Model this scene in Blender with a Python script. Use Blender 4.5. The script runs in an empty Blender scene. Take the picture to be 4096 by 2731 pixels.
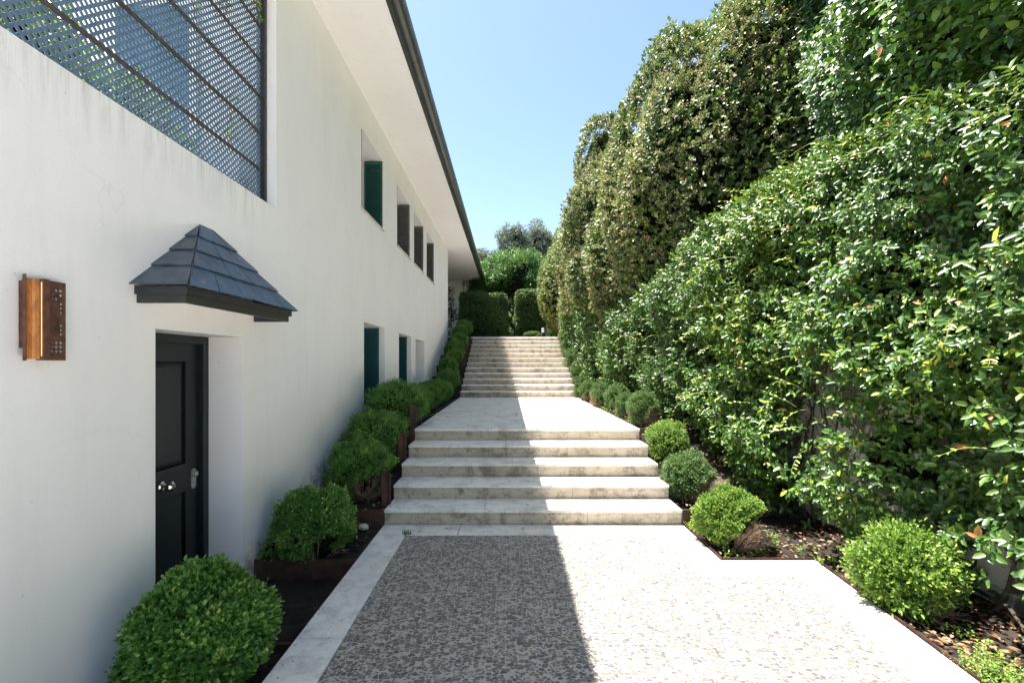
import bpy, bmesh, math, random
import numpy as np
from mathutils import Vector, Matrix
random.seed(7)
RS = np.random.RandomState(11)
C = bpy.context.scene.collection
sc = bpy.context.scene

# ------------------------------------------------------------------ camera
CAMZ = 1.731
cd = bpy.data.cameras.new('camera'); cam = bpy.data.objects.new('camera', cd); C.objects.link(cam)
cam.location = (0, 0, CAMZ); cam.rotation_euler = (math.radians(90), 0, 0)
cd.sensor_width = 36; cd.lens = 16.0
cd.shift_x = 0.003; cd.shift_y = 0.0213
cd.clip_start = 0.05; cd.clip_end = 500
sc.camera = cam
sc.render.resolution_x = 1024; sc.render.resolution_y = 682

# ------------------------------------------------------------------ world + sun + exposure
KX, KY = 0.284, 0.13            # sun slope: shadow shift per metre of height
sun_dir = Vector((-KX, KY, 1)).normalized()
w = bpy.data.worlds.new('World'); sc.world = w; w.use_nodes = True
nt = w.node_tree; nt.nodes.clear()
wo = nt.nodes.new('ShaderNodeOutputWorld'); bg = nt.nodes.new('ShaderNodeBackground')
sky = nt.nodes.new('ShaderNodeTexSky'); sky.sky_type = 'NISHITA'; sky.sun_disc = False
sky.sun_elevation = math.asin(sun_dir.z); sky.sun_rotation = math.atan2(sun_dir.x, sun_dir.y)
sky.air_density = 1.0; sky.dust_density = 1.0; sky.ozone_density = 1.0; sky.altitude = 50
bg.inputs['Strength'].default_value = 0.078
tn = nt.nodes.new('ShaderNodeMix'); tn.data_type = 'RGBA'; tn.blend_type = 'MULTIPLY'; tn.inputs[0].default_value = 1
tn.inputs[7].default_value = (1.0, 1.015, .94, 1)          # camera white balance
nt.links.new(sky.outputs[0], tn.inputs[6]); nt.links.new(tn.outputs[2], bg.inputs[0]); nt.links.new(bg.outputs[0], wo.inputs[0])
sd = bpy.data.lights.new('sun', 'SUN'); sun = bpy.data.objects.new('sun', sd); C.objects.link(sun)
sd.energy = 4.7; sd.angle = math.radians(0.55); sd.color = (1.0, 0.94, 0.885)
sun.rotation_mode = 'QUATERNION'; sun.rotation_quaternion = Vector((0, 0, -1)).rotation_difference(-sun_dir)
sun.location = (-5, 5, 20)
sc.view_settings.view_transform = 'Standard'; sc.view_settings.look = 'None'
sc.view_settings.exposure = 1.98; sc.view_settings.gamma = 1.0; sc.view_settings.use_curve_mapping = False

# ------------------------------------------------------------------ material helpers
def new_mat(name):
    m = bpy.data.materials.new(name); m.use_nodes = True
    n = m.node_tree; b = n.nodes['Principled BSDF']
    return m, n, b
def N(n, t, **kw):
    x = n.nodes.new(t)
    for k, v in kw.items():
        if k in x.inputs.keys(): x.inputs[k].default_value = v
        else: setattr(x, k, v)
    return x
def coords(n, scale=(1, 1, 1), rot=(0, 0, 0)):
    tc = n.nodes.new('ShaderNodeTexCoord'); mp = n.nodes.new('ShaderNodeMapping')
    mp.inputs['Scale'].default_value = scale; mp.inputs['Rotation'].default_value = rot
    n.links.new(tc.outputs['Object'], mp.inputs['Vector']); return mp.outputs[0]
def noise(n, vec, scale, detail=4, rough=.55, dist=0):
    x = n.nodes.new('ShaderNodeTexNoise'); x.inputs['Scale'].default_value = scale
    x.inputs['Detail'].default_value = detail; x.inputs['Roughness'].default_value = rough
    x.inputs['Distortion'].default_value = dist
    n.links.new(vec, x.inputs['Vector']); return x.outputs['Fac']
def ramp(n, fac, stops, interp='LINEAR'):
    r = n.nodes.new('ShaderNodeValToRGB'); r.color_ramp.interpolation = interp
    e = r.color_ramp.elements
    while len(e) < len(stops): e.new(0.5)
    for i, (p, c) in enumerate(stops):
        e[i].position = p
        e[i].color = (c, c, c, 1) if not isinstance(c, tuple) else (c[0], c[1], c[2], 1)
    n.links.new(fac, r.inputs[0]); return r.outputs[0]
def mix(n, fac, a, b, mode='MIX'):
    x = n.nodes.new('ShaderNodeMix'); x.data_type = 'RGBA'; x.blend_type = mode
    for s, v in ((0, fac), (6, a), (7, b)):
        if hasattr(v, 'is_linked') or isinstance(v, bpy.types.NodeSocket): n.links.new(v, x.inputs[s])
        else: x.inputs[s].default_value = v if s == 0 else ((v[0], v[1], v[2], 1) if isinstance(v, tuple) else (v, v, v, 1))
    return x.outputs[2]
def bump(n, b, h, strength=.3, dist=.01):
    x = n.nodes.new('ShaderNodeBump'); x.inputs['Strength'].default_value = strength
    x.inputs['Distance'].default_value = dist
    n.links.new(h, x.inputs['Height']); n.links.new(x.outputs[0], b.inputs['Normal'])
def math_(n, op, a, b=None):
    x = n.nodes.new('ShaderNodeMath'); x.operation = op
    for i, v in enumerate((a, b)):
        if v is None: continue
        if isinstance(v, bpy.types.NodeSocket): n.links.new(v, x.inputs[i])
        else: x.inputs[i].default_value = v
    return x.outputs[0]
def simple(name, col, rough=.5, metal=0, var=.25, vs=6, bs=.1, bscale=60, spec=.5):
    m, n, b = new_mat(name); v = coords(n)
    f = noise(n, v, vs, 5)
    lo = tuple(c * (1 - var) for c in col); hi = tuple(min(1, c * (1 + var)) for c in col)
    n.links.new(ramp(n, f, [(.3, lo), (.7, hi)]), b.inputs['Base Color'])
    b.inputs['Roughness'].default_value = rough; b.inputs['Metallic'].default_value = metal
    b.inputs['Specular IOR Level'].default_value = spec
    if bs: bump(n, b, noise(n, v, bscale, 3), bs, .004)
    return m
M = {}
def plaster(name, col, stain=.25, patches=False, ytop=None):
    m, n, b = new_mat(name); v = coords(n)
    f = noise(n, v, .9, 5, .6)
    base = ramp(n, f, [(.3, tuple(c * .96 for c in col)), (.7, col)])
    # rain streaks running down
    vs = coords(n, (3.5, 3.5, .35)); s = noise(n, vs, 2.2, 6, .65)
    base = mix(n, math_(n, 'MULTIPLY', ramp(n, s, [(.52, 0.), (.8, 1.)]), stain), base, (.40, .39, .36), 'MIX')
    sp = noise(n, v, 26, 2, .5)
    base = mix(n, math_(n, 'MULTIPLY', ramp(n, sp, [(.74, 0.), (.77, 1.)]), .25), base, (.25, .2, .15), 'MIX')
    if patches:
        p = noise(n, v, 2.6, 8, .68, .6)
        base = mix(n, ramp(n, p, [(.52, 0.), (.57, 1.)]), base, (.16, .145, .13))
        p2 = noise(n, v, 1.3, 5, .6)
        base = mix(n, ramp(n, p2, [(.5, 0.), (.7, .5)]), base, (.45, .40, .33))
    n.links.new(base, b.inputs['Base Color']); b.inputs['Roughness'].default_value = .92
    b.inputs['Specular IOR Level'].default_value = .2
    bump(n, b, math_(n, 'ADD', noise(n, v, 140, 3, .6), math_(n, 'MULTIPLY', noise(n, v, 5, 3, .5), 2.5)), .25, .005)
    return m
M['plaster'] = plaster('white_plaster', (.90, .88, .875), .10)
def plaster_sill():
    m = plaster('stained_plaster', (.90, .88, .875), .10); n = m.node_tree; b = n.nodes['Principled BSDF']
    src = b.inputs['Base Color'].links[0].from_socket
    tc = n.nodes.new('ShaderNodeTexCoord'); sx = n.nodes.new('ShaderNodeSeparateXYZ')
    n.links.new(tc.outputs['Object'], sx.inputs[0])
    z = sx.outputs[2]; y = sx.outputs[1]
    under = ramp(n, math_(n, 'MULTIPLY', math_(n, 'SUBTRACT', 3.225, z), 1.6), [(0, 1.), (.06, .75), (.6, 0.)])
    inzone = ramp(n, math_(n, 'MULTIPLY', y, .1), [(0., 1.), (.39, 1.), (.43, 0.)])
    below = ramp(n, math_(n, 'SUBTRACT', 4.0, z), [(.76, 0.), (.775, 1.)])
    st = noise(n, coords(n, (6, 7, .5)), 2.4, 8, .75)
    f = math_(n, 'MULTIPLY', ramp(n, st, [(.46, 0.), (.68, 1.)]), math_(n, 'MULTIPLY', math_(n, 'MULTIPLY', under, inzone), below))
    f = math_(n, 'MULTIPLY', f, .5)
    nz = n.nodes.new('ShaderNodeTexNoise'); nz.inputs['Scale'].default_value = 2.5; nz.inputs['Detail'].default_value = 6; n.links.new(tc.outputs['Object'], nz.inputs['Vector'])
    wv = n.nodes.new('ShaderNodeVectorMath'); wv.operation = 'MULTIPLY_ADD'; n.links.new(nz.outputs['Color'], wv.inputs[0]); wv.inputs[1].default_value = (.5, .5, .5); n.links.new(tc.outputs['Object'], wv.inputs[2])
    vo = n.nodes.new('ShaderNodeTexVoronoi'); vo.feature = 'DISTANCE_TO_EDGE'; vo.inputs['Scale'].default_value = .55; n.links.new(wv.outputs[0], vo.inputs['Vector'])
    crack = math_(n, 'MULTIPLY', ramp(n, vo.outputs['Distance'], [(0, 1.), (.0022, 0.)]), ramp(n, noise(n, tc.outputs['Object'], .8, 3), [(.50, 0.), (.62, .13)]))
    src = mix(n, crack, src, (.30, .29, .27))
    grime = math_(n, 'MULTIPLY', ramp(n, noise(n, coords(n, (1, 1, .45)), 1.1, 7, .65), [(.45, 0.), (.75, 1.)]), .16)
    src = mix(n, grime, src, (.50, .49, .46))
    low = ramp(n, math_(n, 'SUBTRACT', z, math_(n, 'MAXIMUM', math_(n, 'MINIMUM', math_(n, 'MULTIPLY', math_(n, 'SUBTRACT', y, 4.0), .31), .78), -.2)), [(0, .8), (.22, 0.)])
    src = mix(n, math_(n, 'MULTIPLY', low, ramp(n, noise(n, tc.outputs['Object'], 9, 7, .7), [(.4, 0.), (.6, 1.)])), src, (.24, .22, .19))
    n.links.new(mix(n, f, src, (.20, .19, .16)), b.inputs['Base Color'])
    return m
M['facade'] = plaster_sill()
M['oldwall'] = plaster('old_wall_plaster', (.78, .73, .66), .5, True)

def travertine(name, col=(.60, .555, .48), dirty=.5, streak=(1.2, 5, 5), lo=.38):
    m, n, b = new_mat(name); v = coords(n)
    vs = coords(n, streak); s = noise(n, vs, 3.0, 6, .6, .4)
    base = ramp(n, s, [(.3, tuple(c * .85 for c in col)), (.5, col), (.7, tuple(min(1, c * 1.1) for c in col))])
    big = noise(n, v, 1.7, 4, .6)
    base = mix(n, math_(n, 'MULTIPLY', ramp(n, big, [(.4, 0.), (.7, 1.)]), .35), base, tuple(c * f for c, f in zip(col, (.78, .70, .60))))
    d = noise(n, v, 5.5, 10, .78, .3)
    base = mix(n, math_(n, 'MULTIPLY', ramp(n, d, [(.49, 0.), (.60, 1.)]), dirty), base, (.16, .135, .10))
    vp = coords(n, (26, 26, 50)); p = noise(n, vp, 2.0, 3, .6)
    pit = ramp(n, p, [(.32, 1.), (lo, 0.)])
    pit = math_(n, 'MULTIPLY', pit, ramp(n, noise(n, v, 4, 3), [(.4, .15), (.6, 1.)]))
    base = mix(n, pit, base, (.10, .08, .06))
    n.links.new(base, b.inputs['Base Color']); b.inputs['Roughness'].default_value = .75
    b.inputs['Specular IOR Level'].default_value = .3
    h = math_(n, 'SUBTRACT', noise(n, v, 60, 3), math_(n, 'MULTIPLY', pit, 2.))
    bump(n, b, h, .35, .004)
    return m
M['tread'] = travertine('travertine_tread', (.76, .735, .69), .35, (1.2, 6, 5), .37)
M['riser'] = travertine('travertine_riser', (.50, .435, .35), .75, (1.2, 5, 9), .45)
M['border'] = travertine('travertine_border', (.74, .715, .67), .30, (2, 2, 2), .40)
M['joint'] = simple('dark_joint', (.05, .045, .04), .95)

def pebbles():
    m, n, b = new_mat('pebble_paving'); v0 = coords(n, (1, 1.35, 1))
    nz = n.nodes.new('ShaderNodeTexNoise'); nz.inputs['Scale'].default_value = 9; nz.inputs['Detail'].default_value = 2
    n.links.new(v0, nz.inputs['Vector'])
    wv = n.nodes.new('ShaderNodeVectorMath'); wv.operation = 'MULTIPLY_ADD'
    n.links.new(nz.outputs['Color'], wv.inputs[0]); wv.inputs[1].default_value = (.05, .05, 0)
    n.links.new(v0, wv.inputs[2]); v = wv.outputs[0]
    v2n = coords(n)
    stones = None; cols = None
    mort = mix(n, ramp(n, noise(n, v2n, 90, 3), [(.3, 0.), (.7, 1.)]), (.34, .315, .275), (.47, .435, .385))
    col = mort; hsum = None
    for sca, off, thr, keep in ((43, 3.3, .40, .28), (27, 0, .46, .42)):
        vm = n.nodes.new('ShaderNodeVectorMath'); vm.operation = 'ADD'; n.links.new(v, vm.inputs[0]); vm.inputs[1].default_value = (off, off, 0)
        a = n.nodes.new('ShaderNodeTexVoronoi'); a.voronoi_dimensions = '2D'; a.feature = 'F1'; a.inputs['Scale'].default_value = sca
        e = n.nodes.new('ShaderNodeTexVoronoi'); e.voronoi_dimensions = '2D'; e.feature = 'DISTANCE_TO_EDGE'; e.inputs['Scale'].default_value = sca
        for q in (a, e): n.links.new(vm.outputs[0], q.inputs['Vector']); q.inputs['Randomness'].default_value = .92
        sp = n.nodes.new('ShaderNodeSeparateColor'); n.links.new(a.outputs['Color'], sp.inputs[0])
        rad = math_(n, 'ADD', math_(n, 'MULTIPLY', sp.outputs[1], .22), thr - .08)
        inside = math_(n, 'LESS_THAN', a.outputs['Distance'], rad)
        edge = math_(n, 'GREATER_THAN', e.outputs['Distance'], .055)
        kp = math_(n, 'GREATER_THAN', sp.outputs[0], keep)
        mask = math_(n, 'MULTIPLY', math_(n, 'MULTIPLY', inside, edge), kp)
        pc = ramp(n, sp.outputs[2], [(0, (.062, .068, .074)), (.15, (.105, .100, .092)), (.3, (.14, .122, .100)), (.45, (.082, .078, .077)),
                                     (.58, (.19, .155, .12)), (.7, (.115, .112, .114)), (.82, (.16, .105, .075)), (.92, (.25, .23, .205))], 'CONSTANT')
        pc = mix(n, ramp(n, noise(n, v2n, 160, 2), [(.3, .0), (.8, .3)]), pc, (.25, .23, .20))
        col = mix(n, mask, col, pc)
        hh = math_(n, 'MULTIPLY', mask, math_(n, 'MINIMUM', math_(n, 'MULTIPLY', e.outputs['Distance'], 4), 1.))
        hsum = hh if hsum is None else math_(n, 'MAXIMUM', hsum, hh)
    st = noise(n, v2n, 1.6, 6, .7)
    col = mix(n, math_(n, 'MULTIPLY', ramp(n, st, [(.5, 0.), (.75, 1.)]), .35), col, (.18, .16, .13))
    n.links.new(col, b.inputs['Base Color']); b.inputs['Roughness'].default_value = .7
    bump(n, b, hsum, .5, .006)
    return m
M['pebbles'] = pebbles()

def soil(name, col):
    m, n, b = new_mat(name); v = coords(n)
    f = noise(n, v, 18, 8, .75)
    c = ramp(n, f, [(.3, tuple(x * .4 for x in col)), (.55, col), (.75, tuple(x * 2.2 for x in col))])
    g = noise(n, v, 2.2, 4, .6)
    c = mix(n, ramp(n, g, [(.4, 0.), (.7, .5)]), c, (.09, .075, .06))
    n.links.new(c, b.inputs['Base Color']); b.inputs['Roughness'].default_value = 1; b.inputs['Specular IOR Level'].default_value = .1
    bump(n, b, f, 1., .03); return m
M['soil'] = soil('dark_soil', (.030, .025, .021))
M['ground'] = soil('dry_ground', (.12, .10, .07))
M['corten'] = simple('rusty_steel', (.075, .034, .024), .75, .2, .45, 9, .3, 80)
M['corten_light'] = simple('rusty_lamp_steel', (.13, .062, .042), .65, .4, .45, 25, .3, 150)
M['slate'] = simple('blue_slate', (.055, .105, .175), .45, 0, .35, 14, .5, 45)
def weather(m):
    n = m.node_tree; b = n.nodes['Principled BSDF']; src = b.inputs['Base Color'].links[0].from_socket
    p = noise(n, coords(n, (1, 1, 2)), 9, 9, .8, .8)
    c = mix(n, math_(n, 'MULTIPLY', ramp(n, p, [(.56, 0.), (.66, 1.)]), .55), src, (.36, .37, .36))
    c = mix(n, ramp(n, noise(n, coords(n), 3.1, 4, .6), [(.5, 0.), (.65, .45)]), c, (.03, .036, .045))
    n.links.new(c, b.inputs['Base Color'])
weather(M['slate'])
M['slate2'] = simple('grey_slate', (.062, .082, .108), .5, 0, .35, 11, .5, 45)
M['darkpaint'] = simple('dark_grey_paint', (.028, .030, .031), .45, 0, .2, 8, .08, 90)
M['gutter'] = simple('dark_gutter_metal', (.055, .058, .055), .38, .3, .25, 5, .05, 60)
M['guttertop'] = simple('grey_green_edge', (.16, .20, .18), .5, .2, .2, 5, .05, 60)
M['door'] = simple('black_green_door_paint', (.003, .009, .012), .42, 0, .15, 4, .05, 200)
M['doorframe'] = simple('door_frame_paint', (.006, .014, .017), .45, 0, .2, 6, .08, 120)
M['chrome'] = simple('polished_chrome', (.75, .75, .76), .12, 1, .05, 8, 0)
M['nickel'] = simple('brushed_nickel', (.52, .50, .46), .35, 1, .08, 8, 0)
M['shutter_green'] = simple('green_shutter_paint', (.020, .088, .074), .5, 0, .15, 7, .08, 70)
M['shutter_teal'] = simple('teal_shutter_paint', (.014, .092, .102), .5, 0, .15, 7, .08, 70)
M['shutter_grey'] = simple('grey_shutter_paint', (.14, .13, .125), .55, 0, .15, 7, .08, 70)
M['trellis'] = simple('blue_grey_trellis_paint', (.13, .20, .29), .5, 0, .15, 5, .1, 60)
M['bar'] = simple('weathered_rail', (.07, .06, .052), .7, .1, .35, 12, .3, 80)
M['marble'] = simple('pale_stone_sill', (.58, .55, .50), .6, 0, .12, 9, .1, 60)
M['white'] = simple('white_sign', (.75, .75, .74), .5, 0, .05, 5, 0)
M['grey'] = simple('pale_stone', (.42, .41, .39), .85, 0, .35, 30, .6, 40)
M['bark'] = simple('grey_bark', (.10, .078, .060), .9, 0, .4, 20, .8, 40)
M['bark_dark'] = simple('dark_bark', (.035, .028, .023), .9, 0, .4, 20, .8, 40)
M['twig'] = simple('dry_twig', (.34, .23, .16), .9, 0, .35, 30, .2, 80)
M['hose'] = simple('brown_hose', (.06, .045, .035), .6)
M['inner'] = simple('shade_core', (.012, .014, .008), 1, 0, .6, 14, 1., 18, .05)  # near-black colour that paints the shade inside the foliage
m, n, b = new_mat('window_glass'); b.inputs['Base Color'].default_value = (.03, .05, .06, 1); b.inputs['Roughness'].default_value = .08; M['glass'] = m
m, n, b = new_mat('terrace_glass'); v = coords(n); n.links.new(ramp(n, noise(n, v, 1.2, 3), [(.3, (.05, .11, .20)), (.7, (.12, .22, .36))]), b.inputs['Base Color']); b.inputs['Roughness'].default_value = .12; M['tglass'] = m
m, n, b = new_mat('glowing_strip'); b.inputs['Base Color'].default_value = (1, .6, .3, 1); b.inputs['Emission Color'].default_value = (1, .42, .12, 1); b.inputs['Emission Strength'].default_value = .5; M['led'] = m
def copper():
    m, n, b = new_mat('copper_reflector'); v = coords(n)
    f = noise(n, v, 14, 8, .7, .5)
    c = ramp(n, f, [(.3, (.10, .05, .03)), (.45, (.45, .19, .06)), (.6, (.62, .28, .08)), (.75, (.38, .25, .16))])
    n.links.new(c, b.inputs['Base Color']); b.inputs['Metallic'].default_value = .25; b.inputs['Roughness'].default_value = .5
    bump(n, b, f, .3, .004); return m
M['copper'] = copper()

def leafmat(name, stops, rough=.42, trans=.30, tcol=(.25, .42, .05), spec=.5):
    m = bpy.data.materials.new(name); m.use_nodes = True; n = m.node_tree; b = n.nodes['Principled BSDF']
    out = n.nodes['Material Output']
    at = n.nodes.new('ShaderNodeAttribute'); at.attribute_name = 'rnd'
    c = ramp(n, at.outputs['Fac'], stops)
    n.links.new(c, b.inputs['Base Color']); b.inputs['Roughness'].default_value = rough
    b.inputs['Specular IOR Level'].default_value = spec
    t = n.nodes.new('ShaderNodeBsdfTranslucent')
    n.links.new(mix(n, .5, c, tcol), t.inputs[0])
    ms = n.nodes.new('ShaderNodeMixShader'); ms.inputs[0].default_value = trans
    n.links.new(b.outputs[0], ms.inputs[1]); n.links.new(t.outputs[0], ms.inputs[2]); n.links.new(ms.outputs[0], out.inputs[0])
    return m
M['box'] = leafmat('boxwood_leaves', [(0, (0.038, 0.096, 0.025)), (.4, (0.088, 0.219, 0.042)), (.75, (0.166, 0.350, 0.063)), (.93, (0.385, 0.560, 0.123)), (1, (0.600, 0.600, 0.193))], .45, .28)
M['box_lime'] = leafmat('lime_boxwood_leaves', [(0, (0.062, 0.136, 0.022)), (.4, (0.136, 0.247, 0.037)), (.8, (0.260, 0.409, 0.062)), (1, (0.470, 0.532, 0.124))], .45, .30)
M['box_blue'] = leafmat('bluish_boxwood_leaves', [(0, (.04, .09, .03)), (.5, (.085, .165, .05)), (.85, (.16, .26, .08)), (1, (.36, .34, .14))], .5, .25)
M['vine'] = leafmat('jasmine_leaves', [(0, (0.026, 0.073, 0.017)), (.5, (0.061, 0.144, 0.026)), (.78, (0.124, 0.230, 0.035)), (.9, (0.283, 0.401, 0.053)), (.985, (0.543, 0.555, 0.083)), (1, (0.496, 0.201, 0.071))], .38, .17, (.3, .45, .03), .55)
M['ivy'] = leafmat('ivy_leaves', [(0, (0.020, 0.062, 0.016)), (.5, (0.047, 0.123, 0.022)), (.85, (0.112, 0.235, 0.039)), (.985, (0.246, 0.370, 0.056)), (1, (0.448, 0.202, 0.090))], .42, .2, (.25, .45, .03))
M['viburnum'] = leafmat('viburnum_leaves', [(0, (.055, .085, .030)), (.45, (.10, .145, .042)), (.8, (.19, .25, .060)), (.95, (.36, .42, .09)), (1, (.48, .34, .12))], .45, .2)
M['flowers'] = leafmat('dry_flower_heads', [(0, (.28, .235, .12)), (.5, (.44, .38, .19)), (1, (.60, .53, .30))], .8, .15, (.5, .45, .2), .2)
M['yellowhedge'] = leafmat('yellow_green_hedge_leaves', [(0, (.07, .10, .022)), (.5, (.14, .19, .035)), (.85, (.27, .30, .07)), (1, (.42, .34, .13))], .45, .28)
M['darkhedge'] = leafmat('dark_hedge_leaves', [(0, (0.033, 0.063, 0.024)), (.5, (0.057, 0.108, 0.033)), (.9, (0.112, 0.180, 0.048)), (1, (0.300, 0.345, 0.105))], .4, .2)
M['tree'] = leafmat('fresh_tree_leaves', [(0, (.025, .085, .018)), (.5, (.045, .14, .028)), (.9, (.10, .22, .04)), (1, (.2, .3, .06))], .4, .3)
M['oak'] = leafmat('grey_green_tree_leaves', [(0, (0.098, 0.138, 0.098)), (.5, (0.172, 0.218, 0.161)), (1, (0.322, 0.368, 0.265))], .5, .15, (.3, .4, .2))
M['brownvine'] = leafmat('bronze_leaves', [(0, (.03, .025, .018)), (.5, (.05, .05, .03)), (1, (.08, .10, .04))], .4, .2)
M['litter'] = leafmat('fallen_dry_leaves', [(0, (.10, .045, .025)), (.5, (.22, .12, .06)), (1, (.42, .30, .18))], .8, .1, (.4, .2, .1), .2)
M['grass'] = leafmat('grass_blades', [(0, (.04, .10, .02)), (1, (.10, .2, .04))], .5, .3)

# ------------------------------------------------------------------ object helpers
def link(name, me, mat, parent=None):
    o = bpy.data.objects.new(name, me); C.objects.link(o)
    if mat is not None and len(me.materials) == 0: me.materials.append(mat)
    if parent is not None: o.parent = parent
    return o
def tag(o, label=None, cat=None, group=None, kind=None):
    if label: o['label'] = label
    if cat: o['category'] = cat
    if group: o['group'] = group
    if kind: o['kind'] = kind
    return o
def empty(name, label, cat, loc=(0, 0, 0), group=None):
    o = bpy.data.objects.new(name, None); C.objects.link(o); o.location = loc
    o.empty_display_size = .1
    return tag(o, label, cat, group)
class MB:
    def __init__(s): s.v = []; s.f = []
    def add(s, v, f):
        k = len(s.v); s.v += [tuple(p) for p in v]; s.f += [tuple(i + k for i in q) for q in f]
    def box(s, x0, x1, y0, y1, z0, z1):
        s.add([(x0, y0, z0), (x1, y0, z0), (x1, y1, z0), (x0, y1, z0), (x0, y0, z1), (x1, y0, z1), (x1, y1, z1), (x0, y1, z1)],
              [(0, 3, 2, 1), (4, 5, 6, 7), (0, 1, 5, 4), (1, 2, 6, 5), (2, 3, 7, 6), (3, 0, 4, 7)])
    def quad(s, a, b, c, d): s.add([a, b, c, d], [(0, 1, 2, 3)])
    def tube(s, pts, r, seg=6):
        pts = [Vector(p) for p in pts]; n = len(pts); rr = r if isinstance(r, (list, tuple)) else [r] * n
        ring = []
        for i, p in enumerate(pts):
            d = (pts[min(i + 1, n - 1)] - pts[max(i - 1, 0)]).normalized()
            a = d.cross(Vector((0, 0, 1)));
            if a.length < .1: a = d.cross(Vector((1, 0, 0)))
            a.normalize(); b2 = d.cross(a)
            ring.append([p + (a * math.cos(t) + b2 * math.sin(t)) * rr[i] for t in [2 * math.pi * k / seg for k in range(seg)]])
        v = [q for g in ring for q in g]; f = []
        for i in range(n - 1):
            for k in range(seg):
                f.append((i * seg + k, i * seg + (k + 1) % seg, (i + 1) * seg + (k + 1) % seg, (i + 1) * seg + k))
        f.append(tuple(range(seg))[::-1]); f.append(tuple((n - 1) * seg + k for k in range(seg)))
        s.add(v, f)
    def prism_y(s, prof, y0, y1):          # profile in (x,z), extruded along y
        k = len(prof); v = [(x, y0, z) for x, z in prof] + [(x, y1, z) for x, z in prof]
        f = [(i, (i + 1) % k, k + (i + 1) % k, k + i) for i in range(k)] + [tuple(range(k))[::-1], tuple(range(k, 2 * k))]
        s.add(v, f)
    def build(s, name, mat, parent=None, bevel=0, smooth=False):
        me = bpy.data.meshes.new(name); me.from_pydata(s.v, [], s.f); me.update()
        bm = bmesh.new(); bm.from_mesh(me)
        bmesh.ops.recalc_face_normals(bm, faces=bm.faces)
        if bevel: bmesh.ops.bevel(bm, geom=[e for e in bm.edges if len(e.link_faces) == 2], offset=bevel, segments=1, affect='EDGES', clamp_overlap=True)
        bm.to_mesh(me); bm.free()
        if smooth:
            for p in me.polygons: p.use_smooth = True
        return link(name, me, mat, parent)

# ------------------------------------------------------------------ foliage helpers (numpy)
def unit(a): return a / np.maximum(np.linalg.norm(a, axis=-1, keepdims=True), 1e-9)
def leaves(name, P, D, Nn, L, W, mat, parent=None, rnd=None, fold=.18, curl=.15, hi=True, shape=(.55, .95)):
    """one mesh of leaf blades: base P, direction D, face normal Nn, length L, width W"""
    n = len(P); D = unit(D); S = unit(np.cross(D, Nn)); U = unit(np.cross(S, D))
    L = np.broadcast_to(L, (n,))[:, None]; W = np.broadcast_to(W, (n,))[:, None] * .5
    if rnd is None: rnd = RS.rand(n)
    if hi:
        a, b_ = shape
        vs = [P, P + D * L * .28 - S * W * b_ + U * W * fold * 2, P + D * L * .68 - S * W * .85 + U * (W * fold * 2 - L * curl * .4),
              P + D * L - U * L * curl, P + D * L * .68 + S * W * .85 + U * (W * fold * 2 - L * curl * .4), P + D * L * .28 + S * W * b_ + U * W * fold * 2]
        k = 6; tpl = np.array([[0, 3, 2, 1], [0, 5, 4, 3]]); nf, nv = 2, 4
    else:
        vs = [P, P + D * L * .5 - S * W + U * W * fold * 2, P + D * L - U * L * curl, P + D * L * .5 + S * W + U * W * fold * 2]
        k = 4; tpl = np.array([[0, 2, 1], [0, 3, 2]]); nf, nv = 2, 3
    V = np.stack(vs, 1).reshape(-1, 3).astype(np.float32)
    F = (np.arange(n)[:, None, None] * k + tpl[None]).reshape(-1, nv).astype(np.int32)
    me = bpy.data.meshes.new(name)
    me.vertices.add(len(V)); me.vertices.foreach_set('co', V.ravel())
    me.loops.add(F.size); me.loops.foreach_set('vertex_index', F.ravel())
    me.polygons.add(len(F)); me.polygons.foreach_set('loop_start', np.arange(0, F.size, nv, dtype=np.int32))
    me.polygons.foreach_set('loop_total', np.full(len(F), nv, dtype=np.int32))
    at = me.attributes.new('rnd', 'FLOAT', 'FACE'); at.data.foreach_set('value', np.repeat(rnd, nf).astype(np.float32))
    me.update(calc_edges=True); me.validate()
    return link(name, me, mat, parent)
def sprigs(A, O, nl, slen, spread=(.5, 1.1)):
    """leaves whorled along short shoots: anchors A, shoot directions O -> P, D, N"""
    m = len(A); O = unit(O)
    h = unit(RS.randn(m, 3)); R1 = unit(np.cross(O, h)); R2 = np.cross(O, R1)
    t = (np.arange(nl) / max(nl - 1, 1))[None, :]; t = np.repeat(t, m, 0)
    ang = (np.arange(nl) * 2.4)[None, :] + RS.rand(m, 1) * 6.28 + RS.randn(m, nl) * .3
    al = spread[1] + (spread[0] - spread[1]) * t + RS.randn(m, nl) * .15
    rad = R1[:, None] * np.cos(ang)[..., None] + R2[:, None] * np.sin(ang)[..., None]
    P = A[:, None] + O[:, None] * (t * np.broadcast_to(slen, (m,))[:, None])[..., None]
    D = O[:, None] * np.cos(al)[..., None] + rad * np.sin(al)[..., None]
    Nn = O[:, None] * np.sin(al)[..., None] - rad * np.cos(al)[..., None]
    return P.reshape(-1, 3), D.reshape(-1, 3), Nn.reshape(-1, 3)
class Lump:
    """smooth direction noise"""
    def __init__(s, k, freq, rs): s.w = rs.randn(k, 3) * freq; s.p = rs.rand(k) * 6.28; s.k = k
    def __call__(s, X): return np.sin(X @ s.w.T + s.p).sum(1) / math.sqrt(s.k)
def leaf_rnd(P, n, lump, amp=.18):
    return np.clip(RS.rand(n) ** 1.15 * .85 + lump(P) * amp * .6 + .05, 0, 1)
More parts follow.
